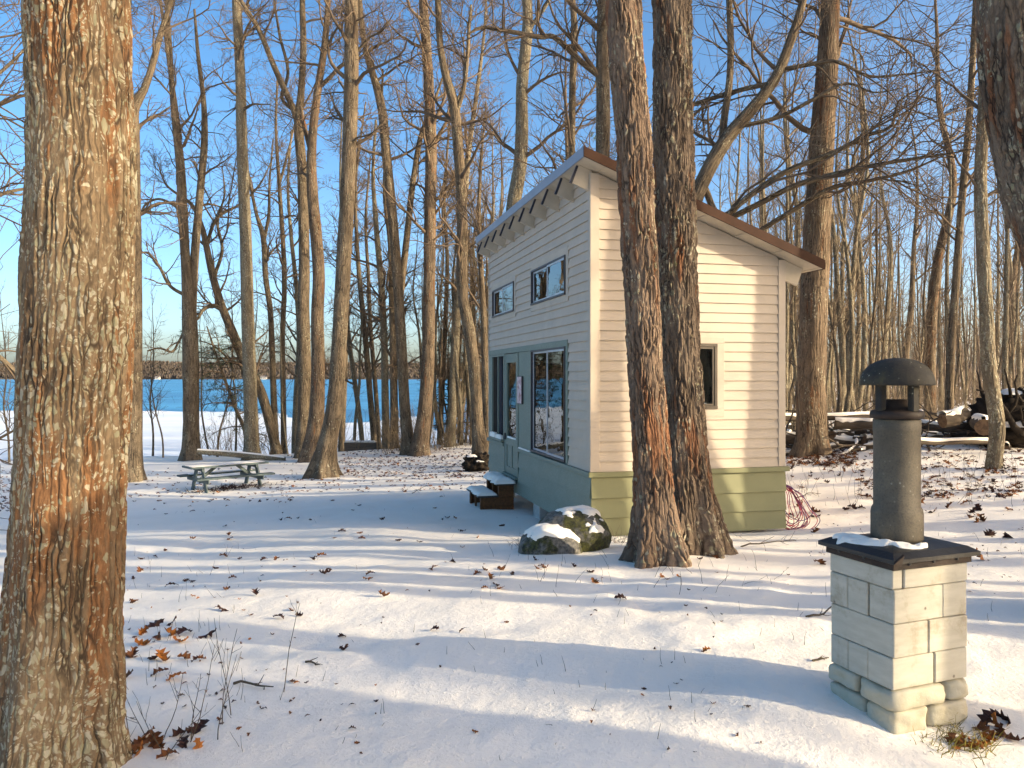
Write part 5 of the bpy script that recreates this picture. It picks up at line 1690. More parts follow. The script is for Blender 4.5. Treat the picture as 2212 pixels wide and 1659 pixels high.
# ------------------------------------------------------------------ boulder pair with moss and snow
def boulder():
    t = NT('mossy_rock')
    co = t.coord('Object')
    n1 = t.noise(co, 5.0, 6, 0.65)
    n2 = t.noise(co, 26.0, 5, 0.7)
    n3 = t.noise(t.mapping(co, (1, 1, 1), (3, 1, 2)), 3.6, 4, 0.6)
    c = t.mix(t.mr(n2, 0.3, 0.7), (0.055, 0.052, 0.046), (0.20, 0.185, 0.16))
    c = t.mix(t.mr(n3, 0.46, 0.56), c, t.mix(t.mr(n2, 0.35, 0.65), (0.018, 0.018, 0.010), (0.075, 0.075, 0.016)))
    t.bs(Base_Color=c, Roughness=0.9)
    t.bump(t.math('ADD', n1, t.math('MULTIPLY', n2, 0.5)), 0.8, 0.03)
    M['mossy_rock'] = t.m
    cen = W(1222, 1160, 8.25)
    gx, gy = cen[0], cen[1]
    g = gz(gx, gy)
    root = empty('boulder', (gx, gy, g))
    tag(root, 'low rounded boulder patched with moss and snow beside the twin trunks', 'boulder')
    def rock(name, c, half, seed, snow_thr):
        bm = bmesh.new()
        bmesh.ops.create_icosphere(bm, subdivisions=5, radius=1.0)
        co = np.array([v.co[:] for v in bm.verts])
        p = np.sign(co) * np.abs(co) ** 0.92
        w = p * np.array(half)
        n = nrm(co)
        w = w + n * (0.30 * min(half) * fbm(w * 2.6 + seed, 4, seed) + 0.05 * min(half) * fbm(w * 11.0, 3, seed + 3))[:, None]
        for v, q in zip(bm.verts, w + np.array(c)):
            v.co = q
        o = link(name, bm_mesh(name, bm, True), M['mossy_rock'], root)
        me = o.data
        nv = len(me.vertices)
        nn = np.empty(nv * 3, dtype=np.float32)
        me.vertices.foreach_get('normal', nn)
        nn = nn.reshape(-1, 3)
        vv = np.empty(nv * 3, dtype=np.float32)
        me.vertices.foreach_get('co', vv)
        vv = vv.reshape(-1, 3)
        s = (nn[:, 2] - snow_thr) * 1.5 + 1.1 * fbm(vv * 6.0 + 5, 4, seed + 8)
        off = -0.018 + 0.036 * sstep(0.0, 0.35, s)
        sv = vv + np.array([0, 0, 1]) * off[:, None] + nn * (off * 0.4)[:, None]
        f = np.empty(len(me.polygons) * 3, dtype=np.int32)
        me.loops.foreach_get('vertex_index', f)
        f = f.reshape(-1, 3)
        keep = (off[f] > -0.0175).any(1)
        link('snow', mesh_np('snow', sv, None, f[keep]), M['snow'], o)
    rock('rock', (-0.15, -0.08, 0.04), (0.34, 0.27, 0.21), 3, 0.55)
    rock('rock', (0.10, 0.12, 0.10), (0.38, 0.34, 0.31), 7, 0.68)
boulder()

# ------------------------------------------------------------------ picnic table
def picnic():
    simple_mat('table_paint', (0.075, 0.105, 0.108), 0.6, 0.3, 5.0, 0.3, 0.2, 30)
    Y = 23.0
    x = (489 - CX) / F_D * Y
    rot = math.radians(43)
    zg = W(489, 1056, Y)[2]
    r = empty('picnic_table', (x, Y, zg), rot)
    tag(r, 'grey-green wooden picnic table with snow on its top near the shore', 'picnic table')
    L = 2.3
    m = M['table_paint']
    for k in range(5):
        y0 = -0.36 + k * 0.146
        box_obj('table_plank', (-L / 2, y0, 0.688), (L / 2, y0 + 0.138, 0.74), m, r, 0.004)
    for sy in (-1, 1):
        for k in range(2):
            y0 = sy * 0.62 - 0.145 + k * 0.148
            box_obj('seat_plank', (-L / 2, y0, 0.392), (L / 2, y0 + 0.14, 0.443), m, r, 0.004)
    for sx in (-1, 1):
        xx = sx * 0.80
        box_obj('cross_beam', (xx - 0.045, -0.78, 0.28), (xx - 0.006, 0.78, 0.391), m, r, 0.004)
        box_obj('top_cleat', (xx - 0.045, -0.34, 0.60), (xx - 0.006, 0.34, 0.687), m, r, 0.004)
        for sy in (-1, 1):
            Mx, ln = bar_M((xx + 0.018, sy * 0.56, -0.1), (xx + 0.018, sy * 0.20, 0.687))
            box_obj('leg', (-0.08, -0.022, 0), (0.08, 0.022, ln), m, r, 0.004, Mx @ Matrix.Rotation(math.radians(90), 4, 'Z'))
        Mx, ln = bar_M((xx - sx * 0.02, 0, 0.33), (xx - sx * 0.50, 0, 0.695))
        box_obj('brace', (-0.02, -0.045, 0), (0.02, 0.045, ln), m, r, 0.003, Mx)
    snow_pad('snow', 60, 20, -L / 2 + 0.03, L / 2 - 0.05, -0.32, 0.33, 0.736, 0.012, 21, r, 0.10, 0.9)
    snow_pad('snow', 60, 10, -L / 2 + 0.3, L / 2 - 0.1, 0.50, 0.74, 0.442, 0.014, 22, r, 0.3)
picnic()

# ------------------------------------------------------------------ timbers at the shore
def timbers():
    simple_mat('old_timber', (0.16, 0.135, 0.11), 0.85, 0.4, 4.0, 0.2, 0.5, 14, stretch=(0.3, 3, 3))
    for px0, px1, py, Y, h, lab in ((640, 698, 966, 36.0, 0.42, 'snow-topped grey timber lying between the dark narrow trunk and the twisted tree'),
                                    (745, 812, 962, 35.0, 0.42, 'snow-topped grey timber lying right of the large leaning tree')):
        p0, p1 = W(px0, py, Y), W(px1, py, Y)
        g = gz((p0[0] + p1[0]) / 2, Y)
        r = empty('timber', ((p0[0] + p1[0]) / 2, Y, g))
        tag(r, lab, 'timber')
        L = p1[0] - p0[0]
        box_obj('beam', (-L / 2, -0.16, -0.1), (L / 2, 0.16, h), M['old_timber'], r, 0.02)
        snow_pad('snow', 40, 10, -L / 2, L / 2, -0.17, 0.17, h - 0.003, 0.07, 31, r, 0.3)
    p = W(590, 1000, 30.5)
    g = gz(p[0], p[1])
    r = empty('fallen_birch_log', (p[0] - 1.4, p[1] + 0.5, g))
    tag(r, 'long pale fallen log lying in the snow behind the picnic table', 'log')
    pth = catmull(np.array([(-1.8, 0.2, 0.30, 0.10), (-0.8, 0, 0.26, 0.11), (0.6, -0.2, 0.16, 0.11), (1.8, -0.3, 0.05, 0.09)]), 20)
    V, q, bk, P, rr = trunk_mesh(pth, 14, 24, 5, 0.0)
    link('stem', mesh_np('stem', V, q, attr={'bk': bk}), M['bark_smooth'], r)
    n = 24
    U, Vv = np.meshgrid(np.linspace(0, 1, n), np.linspace(-1, 1, 9))
    pp = catmull(pth, n)
    S = np.stack([np.broadcast_to(pp[:, 0], U.shape), pp[:, 1] + Vv * 0.085, pp[:, 2] + pp[:, 3] * 0.75 + 0.05 * np.sqrt(1 - Vv ** 2)], -1)
    i = np.arange(9 * n).reshape(9, n)
    q = np.stack([i[:-1, :-1], i[:-1, 1:], i[1:, 1:], i[1:, :-1]], -1).reshape(-1, 4)
    link('snow', mesh_np('snow', S.reshape(-1, 3), q), M['snow'], r)
timbers()

# ------------------------------------------------------------------ wood pile and uprooted root mass on the right
simple_mat('log_bark', (0.09, 0.068, 0.05), 0.9, 0.5, 4.0, 0.2, 0.9, 18, stretch=(0.35, 2, 2))
def cut_wood_mat():
    t = NT('cut_wood')
    co = t.coord('Object')
    n = t.noise(co, 12.0, 4, 0.6)
    t.bs(Base_Color=t.mix(t.mr(n, 0.3, 0.7), (0.09, 0.05, 0.025), (0.20, 0.115, 0.06)), Roughness=0.8)
    M['cut_wood'] = t.m
cut_wood_mat()
simple_mat('dark_root', (0.030, 0.022, 0.016), 0.95, 0.5, 5.0, 0.2, 0.8, 20)

def log_thing(p, yaw, pitch, L, R, seed, label, group, snow=True, bend=0.05):
    rs_ = np.random.default_rng(seed)
    root = empty('log', p, yaw)
    root.rotation_euler = (0, -pitch, yaw)
    tag(root, label, 'log', group)
    pth = np.array([(-L / 2, 0, 0, R), (-L / 6, bend * rs_.normal(), bend * 0.3 * rs_.normal(), R * 0.98), (L / 6, bend * rs_.normal(), 0, R * 0.95), (L / 2, 0, bend * 0.3 * rs_.normal(), R * 0.9)])
    P4 = catmull(pth, 12)
    V, q = tubes(P4[None, :, :3], P4[None, :, 3], 12)
    nz = 1 + 0.08 * fbm(V * 6, 2, seed)
    V = P4[:, None, :3].repeat(12, 1).reshape(-1, 3) + (V - P4[:, None, :3].repeat(12, 1).reshape(-1, 3)) * nz[:, None]
    link('stem', mesh_np('stem', V, q), M['log_bark'], root)
    for e, k in ((0, 0), (11, 1)):
        ring = V[e * 12:(e + 1) * 12]
        c = ring.mean(0)
        dx = 0.003 * (1 if k else -1)
        VV = np.vstack([ring + [dx, 0, 0], c + [dx, 0, 0]])
        tr = [(i, (i + 1) % 12, 12) for i in range(12)]
        link('cut_end', mesh_np('cut_end', VV, None, tr, smooth=False), M['cut_wood'], root)
    if snow:
        n, m = 24, 9
        pp = catmull(pth, n)
        U, Vv = np.meshgrid(np.arange(n), np.linspace(-1, 1, m))
        th = Vv * (0.55 + 0.75 * fbm(np.stack([U * 0.30, Vv * 0, U * 0 + seed], -1), 2, seed))
        lift = 1.03 + (0.055 / R) * np.sqrt(np.clip(1 - Vv ** 2, 0, 1)) - 0.10 * (np.abs(Vv) > 0.99)
        S = np.stack([np.broadcast_to(pp[:, 0], U.shape), pp[:, 1][None] + pp[:, 3][None] * lift * np.sin(th), pp[:, 2][None] + pp[:, 3][None] * lift * np.cos(th)], -1)
        i = np.arange(m * n).reshape(m, n)
        q = np.stack([i[:-1, :-1], i[:-1, 1:], i[1:, 1:], i[1:, :-1]], -1).reshape(-1, 4)
        link('snow', mesh_np('snow', S.reshape(-1, 3), q), M['snow'], root)
    return root

def wood_pile():
    rs_ = np.random.default_rng(15)
    lab = 'snow-dusted log lying in the low heap behind the chimney'
    grp = 'logs in the low snowy heap'
    for i in range(64):
        px = rs_.uniform(1690, 2210)
        Y = rs_.uniform(17.0, 20.5)
        X = (px - CX) / F_D * Y
        R = rs_.uniform(0.035, 0.12)
        lay = rs_.choice([0, 0, 1, 2])
        z = gz(X, Y) + R * 0.5 + lay * 0.15
        log_thing((X, Y, z), rs_.normal(0.1, 0.6), rs_.normal(0, 0.14), rs_.uniform(0.5, 2.2), R, 500 + i, lab, grp, bend=0.12)
    def at(px, py, Y):
        return tuple(W(px, py, Y))
    log_thing(at(1890, 899, 17.0), 0.12, 0.03, 2.2, 0.055, 601, 'long straight log on top of the heap just left of the flue', None)
    log_thing(at(1865, 918, 16.6), -0.3, 0.0, 1.1, 0.10, 602, 'thick short log with an orange cut end below the long straight log', None)
    log_thing(at(2118, 918, 15.6), 1.15, 0.05, 0.9, 0.16, 603, 'biggest log of the heap, its brown cut end facing the yard', None)
    log_thing(at(2060, 903, 16.6), 0.5, 0.12, 0.8, 0.15, 604, 'grey squared log end left of the biggest log', None)
    log_thing(at(2060, 955, 15.4), 0.05, 0.0, 1.5, 0.045, 605, 'thin snow-covered pole lying in front of the heap', None)
    log_thing(at(1710, 905, 18.0), 0.2, 0.02, 1.3, 0.07, 606, 'dark log sticking out between the cabin and the tall oak', None)
    n = 150
    px = rs_.uniform(1680, 2212, n)
    Yq = rs_.uniform(16.6, 21.0, n)
    Xq = (px - CX) / F_D * Yq
    S = np.column_stack([Xq, Yq, ground(Xq, Yq) + rs_.uniform(0.0, 0.45, n)])
    D = nrm(np.column_stack([rs_.normal(0, 1, n), rs_.normal(0, 0.6, n), rs_.normal(0.05, 0.22, n)]))
    P = grow(rs_, S, D, rs_.uniform(0.5, 1.9, n), 6, 0.14, 0.0)
    V, q = tubes(P, taper(rs_.uniform(0.012, 0.035, n), 6, 0.4), 5)
    o = link('brushwood', mesh_np('brushwood', V, q), M['log_bark'], kind='stuff')
    o['label'] = 'loose grey sticks strewn through the heap of logs'
    # upturned roots
    p = at(2205, 900, 16.8)
    g = gz(p[0], p[1])
    r = empty('uprooted_stump', (p[0], p[1], g))
    tag(r, 'dark uprooted stump with a tangle of roots and snow at the right edge', 'stump')
    bm = rounded_block((-0.9, -0.5, -0.15), (1.2, 0.7, 1.15), 3, 0.9, 0.30, 14)
    body = link('root_ball', bm_mesh('root_ball', bm, True), M['dark_root'], r)
    n = 46
    S = rs_.normal(0, 1, (n, 3)) * [0.35, 0.2, 0.25] + [0.1, -0.1, 0.65]
    D = nrm(rs_.normal(0, 1, (n, 3)) * [1.2, 0.7, 0.7] + [-0.2, -0.3, 0.15])
    L = rs_.uniform(0.6, 1.7, n)
    P = grow(rs_, S, D, L, 9, 0.22, 0.0)
    V, q = tubes(P, taper(rs_.uniform(0.03, 0.085, n), 9, 0.2), 7)
    link('roots', mesh_np('roots', V, q), M['dark_root'], r)
    for k, (x, y, z, sx, sy) in enumerate(((0.3, -0.35, 0.80, 0.55, 0.34), (-0.45, -0.3, 0.45, 0.4, 0.25), (0.75, -0.42, 0.45, 0.5, 0.3), (0.1, 0.0, 1.12, 0.5, 0.3))):
        snow_pad('snow', 20, 14, x - sx, x + sx, y - sy, y + sy, z, 0.13, 40 + k, r, 0.5)
wood_pile()

def stump():
    p = W(1030, 985, 24.5)
    g = gz(p[0], p[1])
    r = empty('stump', (p[0], p[1], g))
    tag(r, 'gnarled old stump with patches of snow at the left corner of the cabin', 'stump')
    bm = rounded_block((-0.42, -0.3, -0.25), (0.44, 0.35, 0.55), 12, 1.0, 0.22, 16)
    link('stub', bm_mesh('stub', bm, True), M['dark_root'], r)
    snow_pad('snow', 18, 14, -0.28, 0.02, -0.22, 0.1, 0.44, 0.07, 61, r, 0.5)
    snow_pad('snow', 18, 14, -0.02, 0.24, -0.30, -0.1, 0.30, 0.06, 62, r, 0.5)
stump()

# ------------------------------------------------------------------ red cords by the cabin corner
def cords():
    rs_ = np.random.default_rng(21)
    simple_mat('red_cord', (0.42, 0.045, 0.075), 0.5, 0.25, 20.0)
    simple_mat('purple_cord', (0.12, 0.035, 0.13), 0.5, 0.25, 20.0)
    c, s = math.cos(ROT), math.sin(ROT)
    x0, y0 = 0.9967 + (LA + 0.03) * c - 0.12 * s, 9.8 + (LA + 0.03) * s + 0.12 * c
    g = gz(x0 + 0.2, y0)
    r = empty('cord_bundle', (x0, y0, g))
    tag(r, 'tangled bundle of red and purple cords hanging from the cabin corner', 'cords')
    for i in range(15):
        top = np.array([0.0 + rs_.uniform(0, 0.03), rs_.uniform(-0.05, 0.1), 0.60 + rs_.uniform(-0.05, 0.02)])
        w = rs_.uniform(0.12, 0.40)
        dn = rs_.uniform(0.02, 0.25)
        yo = rs_.uniform(-0.15, 0.2)
        pts = [top, top + [w * 0.35, yo * 0.3, -0.06], [w * 0.8, yo * 0.6, 0.30 + dn * 0.5], [w, yo, dn + 0.03], [w * 0.6, yo * 1.1, max(dn - 0.08, 0.015)], [w * 0.15, yo * 0.7, max(dn, 0.02)], [0.02, yo * 0.3, 0.30], top + [0.01, 0.01, -0.02]]
        if i % 4 == 0:
            pts = [top, top + [w * 0.5, yo * 0.3, -0.10], [w * 1.0, yo * 0.6, 0.26], [w * 1.25, yo, 0.12], [w * 1.0, yo, 0.02], [w * 0.9, yo * 1.2, 0.015]]
        P4 = catmull(np.array([list(p) for p in pts]), 34)
        P4 = P4 + 0.012 * np.stack([vnoise(P4 * 9 + k * 7, i) for k in range(3)], -1)
        V, q = tubes(P4[None], np.full((1, 34), 0.0052), 6)
        link('cord', mesh_np('cord', V, q), M['purple_cord' if i % 3 == 2 else 'red_cord'], r)
cords()

# ------------------------------------------------------------------ fallen leaves
def leaf_mesh(seed, curl, fold):
    """lobed oak leaf about 12 cm long, curled"""
    rs_ = np.random.default_rng(seed)
    half = [(0.0, 0.004), (0.08, 0.05), (0.14, 0.16), (0.22, 0.10), (0.30, 0.11), (0.40, 0.30), (0.47, 0.17), (0.54, 0.15), (0.66, 0.32), (0.72, 0.15), (0.80, 0.12), (0.90, 0.20), (1.0, 0.02)]
    V, q, tr = [], [], []
    for (u, w) in half:
        w = w * rs_.uniform(0.85, 1.15)
        for sd in (-1, 0, 1):
            x, y = u - 0.5, sd * w
            z = fold * abs(y) * 1.3 + 0.03 * rs_.normal()
            V.append((x, y, z))
    V = np.array(V)
    # roll along the length and across
    a = V[:, 0] * curl
    rr = 1.0 / max(abs(curl), 1e-3) * np.sign(curl)
    X = rr * np.sin(a)
    Z = rr * (1 - np.cos(a)) + V[:, 2]
    V = np.stack([X, V[:, 1], Z], -1) * 0.125
    V[:, 2] -= V[:, 2].min()
    for k in range(len(half) - 1):
        for j in (0, 1):
            q.append((k * 3 + j, k * 3 + j + 1, (k + 1) * 3 + j + 1, (k + 1) * 3 + j))
    return V, np.array(q)

def leaf_mat(name, a, b):
    t = NT(name)
    co = t.coord('Object')
    n = t.noise(co, 30.0, 4, 0.6)
    t.bs(Base_Color=t.mix(t.mr(n, 0.3, 0.7), a, b), Roughness=0.6)
    t.b.inputs['Specular IOR Level'].default_value = 0.2
    M[name] = t.m
leaf_mat('leaf_orange', (0.21, 0.065, 0.014), (0.31, 0.115, 0.026))
leaf_mat('leaf_brown', (0.085, 0.030, 0.013), (0.16, 0.06, 0.022))
leaf_mat('leaf_dark', (0.030, 0.013, 0.011), (0.06, 0.024, 0.017))
LM = []
for i, (cu, fo) in enumerate(((1.2, 0.35), (-1.4, 0.25), (2.0, 0.6), (0.6, -0.3), (-0.8, 0.5), (2.6, 0.2))):
    V, q = leaf_mesh(700 + i, cu, fo)
    for mn in ('leaf_orange', 'leaf_brown', 'leaf_dark'):
        me = mesh_np('fallen_leaf', V, q, smooth=False)
        me.materials.append(M[mn])
        LM.append(me)

def one_leaf(x, y, k, s, rng_, label, group, tilt=0.35):
    o = bpy.data.objects.new('fallen_leaf', LM[k])
    C.objects.link(o)
    o.location = (x, y, gz(x, y) + 0.002)
    o.rotation_euler = (rng_.normal(0, tilt), rng_.normal(0, tilt), rng_.uniform(0, 6.28))
    o.scale = (s, s, s)
    tag(o, label, 'leaf', group)

def at_ground(px, py):
    """ground point under a pixel below the horizon"""
    Y = 2.0 * F_D / (py - HY)
    for k in range(9):
        X = (px - CX) / F_D * Y
        z = float(ground(np.array([X]), np.array([Y]), k > 6)[0])
        Y = 0.4 * Y + 0.6 * (CAMZ - z) * F_D / (py - HY)
    return (px - CX) / F_D * Y, Y

def leaves():
    r = np.random.default_rng(9)
    # the leaves one can pick out beside the big trunk
    near = [(305, 1368, 0), (308, 1392, 0), (345, 1378, 1), (372, 1374, 0), (388, 1388, 0), (398, 1372, 2), (335, 1352, 2), (372, 1350, 2), (352, 1428, 0), (335, 1424, 2), (400, 1424, 1), (430, 1428, 1), (275, 1465, 1), (345, 1458, 1), (382, 1470, 0), (290, 1300, 1), (300, 1232, 1),
            (452, 1375, 2), (275, 1420, 1), (285, 1418, 1), (390, 1592, 2), (432, 1618, 0), (425, 1580, 2), (362, 1640, 1), (300, 1630, 0), (330, 1618, 1), (310, 1608, 0), (345, 1612, 1), (290, 1618, 1), (320, 1590, 1), (400, 1612, 2)]
    for px, py, c in near:
        x, y = at_ground(px, py)
        one_leaf(x, y, int(r.integers(0, 6)) * 3 + c, r.uniform(0.75, 1.15), r, 'curled oak leaf on the snow at the foot of the huge rust-streaked trunk', 'leaves by the huge trunk', 0.5)
    mid = [(628, 1320, 1), (602, 1337, 2), (650, 1332, 2), (738, 1378, 2), (745, 1402, 2), (940, 1225, 1), (935, 1232, 1), (1045, 1232, 1), (1170, 1225, 1), (1160, 1230, 0), (1180, 1228, 1), (1285, 1258, 0), (1430, 1247, 0), (1465, 1248, 0), (1440, 1252, 1), (1545, 1205, 1), (1525, 1408, 0), (1240, 1225, 2), (1275, 1238, 2), (1155, 1210, 2), (1105, 1243, 2), (1070, 1268, 2), (1512, 1210, 2), (1340, 1296, 2), (940, 1362, 2), (1000, 1366, 2), (570, 1212, 2), (710, 1235, 2), (400, 1255, 2), (288, 1250, 2), (480, 1320, 2)]
    for px, py, c in mid:
        x, y = at_ground(px, py)
        one_leaf(x, y, int(r.integers(0, 6)) * 3 + c, r.uniform(0.5, 0.9), r, 'single fallen oak leaf lying on the open snow of the yard', 'leaves on the open snow')
    for px, py, c in ((2125, 1583, 1), (2150, 1575, 0), (2135, 1600, 0), (2165, 1588, 1), (2110, 1612, 0), (2075, 1612, 0), (2055, 1605, 1), (2180, 1560, 2), (2140, 1560, 2), (2095, 1620, 0), (2190, 1600, 1)):
        x, y = at_ground(px, py)
        one_leaf(x, y, int(r.integers(0, 6)) * 3 + c, r.uniform(0.8, 1.2), r, 'brown oak leaf in the grass at the chimney foot', 'leaves at the chimney foot', 0.5)
    # litter right of the cabin: the leaves that show largest one by one
    for i in range(120):
        px = r.uniform(1705, 2212)
        py = 990 + 230 * r.uniform(0, 1) ** 1.6
        if 1790 < px < 2110 and py > 1130:
            continue
        x, y = at_ground(px, py)
        one_leaf(x, y, int(r.integers(0, 6)) * 3 + int(r.choice([0, 1, 1, 2, 2])), r.uniform(0.8, 1.3) * (1.35 if py > 1080 else 1.0), r, 'fallen oak leaf in the litter between the chimney and the wood pile', 'leaf litter right of the cabin', 0.5)
    # the rest, too many and too small to count
    parts = {0: [], 1: [], 2: []}
    crumb = [1.0]
    def scatter(n, f):
        for _ in range(n):
            x, y = f()
            if y < 3.0 or float(shore(x)) - 2 < y:
                continue
            V, q = base[int(r.integers(0, 6))]
            a = r.uniform(0, 6.28)
            R_ = np.array([[math.cos(a), -math.sin(a), 0], [math.sin(a), math.cos(a), 0], [0, 0, 1]])
            t1 = r.normal(0, 0.4)
            R2 = np.array([[1, 0, 0], [0, math.cos(t1), -math.sin(t1)], [0, math.sin(t1), math.cos(t1)]])
            parts[int(r.choice([0, 1, 1, 2, 2]))].append((V * (crumb[0] * r.uniform(0.5, 1.15)) @ R2.T @ R_.T, x, y, q))
    base = [leaf_mesh(700 + i, cu, fo) for i, (cu, fo) in enumerate(((1.2, 0.35), (-1.4, 0.25), (2.0, 0.6), (0.6, -0.3), (-0.8, 0.5), (2.6, 0.2)))]
    def px_zone(x0, x1, y0, y1):
        def f():
            return at_ground_fast(r.uniform(x0, x1), r.uniform(y0, y1))
        return f
    def at_ground_fast(px, py):
        Y = 2.2 * F_D / (py - HY)
        for _ in range(6):
            X = (px - CX) / F_D * Y
            Y = 0.4 * Y + 0.6 * (CAMZ - float(ground(np.array([X]), np.array([Y]), False)[0])) * F_D / (py - HY)
        return (px - CX) / F_D * Y, Y
    scatter(420, px_zone(1700, 1850, 965, 1010))
    scatter(520, px_zone(1850, 2212, 950, 1080))
    scatter(700, px_zone(740, 1055, 968, 1030))
    scatter(420, px_zone(600, 1055, 975, 1060))
    scatter(160, px_zone(270, 640, 1010, 1080))
    scatter(120, px_zone(0, 60, 1010, 1100))
    scatter(60, px_zone(300, 1100, 1070, 1300))
    crumb[0] = 0.28
    scatter(100, px_zone(260, 1780, 1070, 1640))
    scatter(70, px_zone(260, 700, 1180, 1560))
    scatter(160, px_zone(1700, 2212, 1010, 1300))
    for c, nm in ((0, 'leaf_orange'), (1, 'leaf_brown'), (2, 'leaf_dark')):
        pl = parts[c]
        xs = np.array([p[1] for p in pl])
        ys = np.array([p[2] for p in pl])
        zs_ = ground(xs, ys)
        vs2, qs2, n = [], [], 0
        for (V, x, y, q), z in zip(pl, zs_):
            vs2.append(V + [x, y, z + 0.004])
            qs2.append(q + n)
            n += len(V)
        o = link('leaf_litter', mesh_np('leaf_litter', np.concatenate(vs2), np.concatenate(qs2), smooth=False), M[nm], kind='stuff')
        o['label'] = ['orange', 'brown', 'dark'][c] + ' leaf litter scattered thinly over the snow'
leaves()

# ------------------------------------------------------------------ dry stalks, brush, grass
def weeds():
    r = np.random.default_rng(33)
    simple_mat('dry_stalk', (0.10, 0.075, 0.05), 0.85, 0.4, 3.0)
    simple_mat('red_stalk', (0.20, 0.075, 0.055), 0.85, 0.4, 3.0)
    simple_mat('dry_grass', (0.27, 0.215, 0.045), 0.8, 0.4, 3.0)
    # stalks poking through the near snow
    parts = []
    def stalks(pts, hmin, hmax, rad, K=5, wander=0.12):
        P0 = np.array([(x, y, gz(x, y) - 0.02) for x, y in pts])
        n = len(P0)
        D = nrm(np.column_stack([r.normal(0, 0.35, n), r.normal(0, 0.35, n), np.ones(n)]))
        P = grow(r, P0, D, r.uniform(hmin, hmax, n), K, wander, 0.0)
        parts.append(tubes(P, taper(np.full(n, rad), K, 0.4), 4))
        return P
    pts = [at_ground(r.uniform(250, 1700), 1080 + 560 * r.uniform(0, 1) ** 1.2) for _ in range(120)]
    stalks(pts, 0.03, 0.11, 0.0016)
    pts = [at_ground(r.uniform(250, 520), r.uniform(1180, 1560)) for _ in range(60)]
    stalks(pts, 0.05, 0.20, 0.0017)
    P = stalks([at_ground(px, py) for px, py in ((355, 1640), (365, 1632), (412, 1600), (408, 1602), (350, 1595), (320, 1590), (480, 1560), (470, 1600), (612, 1495), (500, 1545), (282, 1590), (300, 1612))], 0.22, 0.5, 0.0026, 7, 0.07)
    s, d, l, rr = spawn(r, P, taper(np.full(len(P), 0.0026), 7, 0.4), np.full(len(P), 0.35), 3, 0.3, 0.95, (35, 10), (0.3, 0.5), (0.6, 0.8), 0.0014)
    parts.append(tubes(grow(r, s, d, l, 4, 0.12, 0.02), taper(rr, 4, 0.5), 3))
    pts = [at_ground(r.uniform(1050, 1700), r.uniform(1150, 1290)) for _ in range(70)]
    stalks(pts, 0.05, 0.22, 0.002, 6, 0.2)
    pts = [at_ground(r.uniform(1700, 2212), 985 + 110 * r.uniform(0, 1)) for _ in range(170)]
    stalks(pts, 0.10, 0.55, 0.0030, 6, 0.16)
    pts = [at_ground(r.uniform(1600, 2212), 1090 + 330 * r.uniform(0, 1)) for _ in range(60)]
    stalks(pts, 0.04, 0.14, 0.0018, 6, 0.16)
    V, q = join(parts)
    o = link('dry_weeds', mesh_np('dry_weeds', V, q), M['dry_stalk'], kind='stuff')
    o['label'] = 'thin dry weed stalks poking through the snow'
    # brush at the wood edge
    parts2 = []
    def bush(x, y, n, h, rad):
        z = gz(x, y)
        P0 = np.column_stack([x + r.normal(0, 0.12, n), y + r.normal(0, 0.12, n), np.full(n, z - 0.03)])
        D = nrm(np.column_stack([r.normal(0, 0.35, n), r.normal(0, 0.35, n), np.ones(n)]))
        L = r.uniform(0.5, 1.0, n) * h
        P = grow(r, P0, D, L, 6, 0.12, 0.02)
        R = taper(np.full(n, rad), 6, 0.4)
        parts2.append(tubes(P, R, 4))
        s, d, l, rr = spawn(r, P, R, L, 4, 0.25, 1.0, (40, 12), (0.25, 0.5), (0.5, 0.7), rad * 0.35)
        P2 = grow(r, s, d, l, 4, 0.15, 0.02)
        parts2.append(tubes(P2, taper(rr, 4, 0.5), 3))
        s, d, l, rr = spawn(r, P2, taper(rr, 4, 0.5), l, 2, 0.3, 1.0, (40, 12), (0.4, 0.7), (0.6, 0.8), rad * 0.3)
        parts2.append(tubes(grow(r, s, d, l, 3, 0.15, 0.02), taper(rr, 3, 0.5), 3))
    for i in range(95):
        Y = r.uniform(18.5, 42)
        bush((r.uniform(1670, 2260) - CX) / F_D * Y, Y, r.integers(4, 9), r.uniform(0.8, 2.4), 0.009)
    for i in range(45):
        Y = r.uniform(31.5, 36.5)
        px = r.uniform(810, 1075)
        bush((px - CX) / F_D * Y, Y, r.integers(4, 9), r.uniform(0.8, 2.6), 0.010)
    for i in range(26):
        Y = r.uniform(34.0, 36.5)
        bush((r.uniform(425, 800) - CX) / F_D * Y, Y, r.integers(3, 7), r.uniform(1.0, 3.0), 0.010)
    V, q = join(parts2)
    o = link('undergrowth', mesh_np('undergrowth', V, q), M['twig_pale'], kind='stuff')
    o['label'] = 'tangled leafless brush at the edge of the woods'
    # grass tufts: chimney foot, boulder, and the bare patch below the picnic table
    def tuft(x, y, n, spread, h, mat, label, cat='grass'):
        z = gz(x, y)
        P0 = np.column_stack([r.normal(0, spread, n), r.normal(0, spread, n), np.full(n, -0.01)])
        D = nrm(np.column_stack([r.normal(0, 0.6, n), r.normal(0, 0.6, n), np.ones(n)]))
        P = grow(r, P0, D, r.uniform(0.4, 1.0, n) * h, 5, 0.12, -0.14)
        V, q = tubes(P, taper(np.full(n, 0.0024), 5, 0.25), 3)
        o = link('grass_tuft', mesh_np('grass_tuft', V, q), M[mat], loc=(x, y, z), kind='stuff')
        o['label'] = label
    x, y = at_ground(2060, 1596)
    tuft(x, y, 130, 0.08, 0.12, 'dry_grass', 'yellow grass tuft at the foot of the chimney')
    x, y = at_ground(2010, 1606)
    tuft(x, y, 40, 0.05, 0.06, 'dry_grass', 'small flattened yellow grass clump below the near chimney corner')
    x, y = at_ground(1330, 1172)
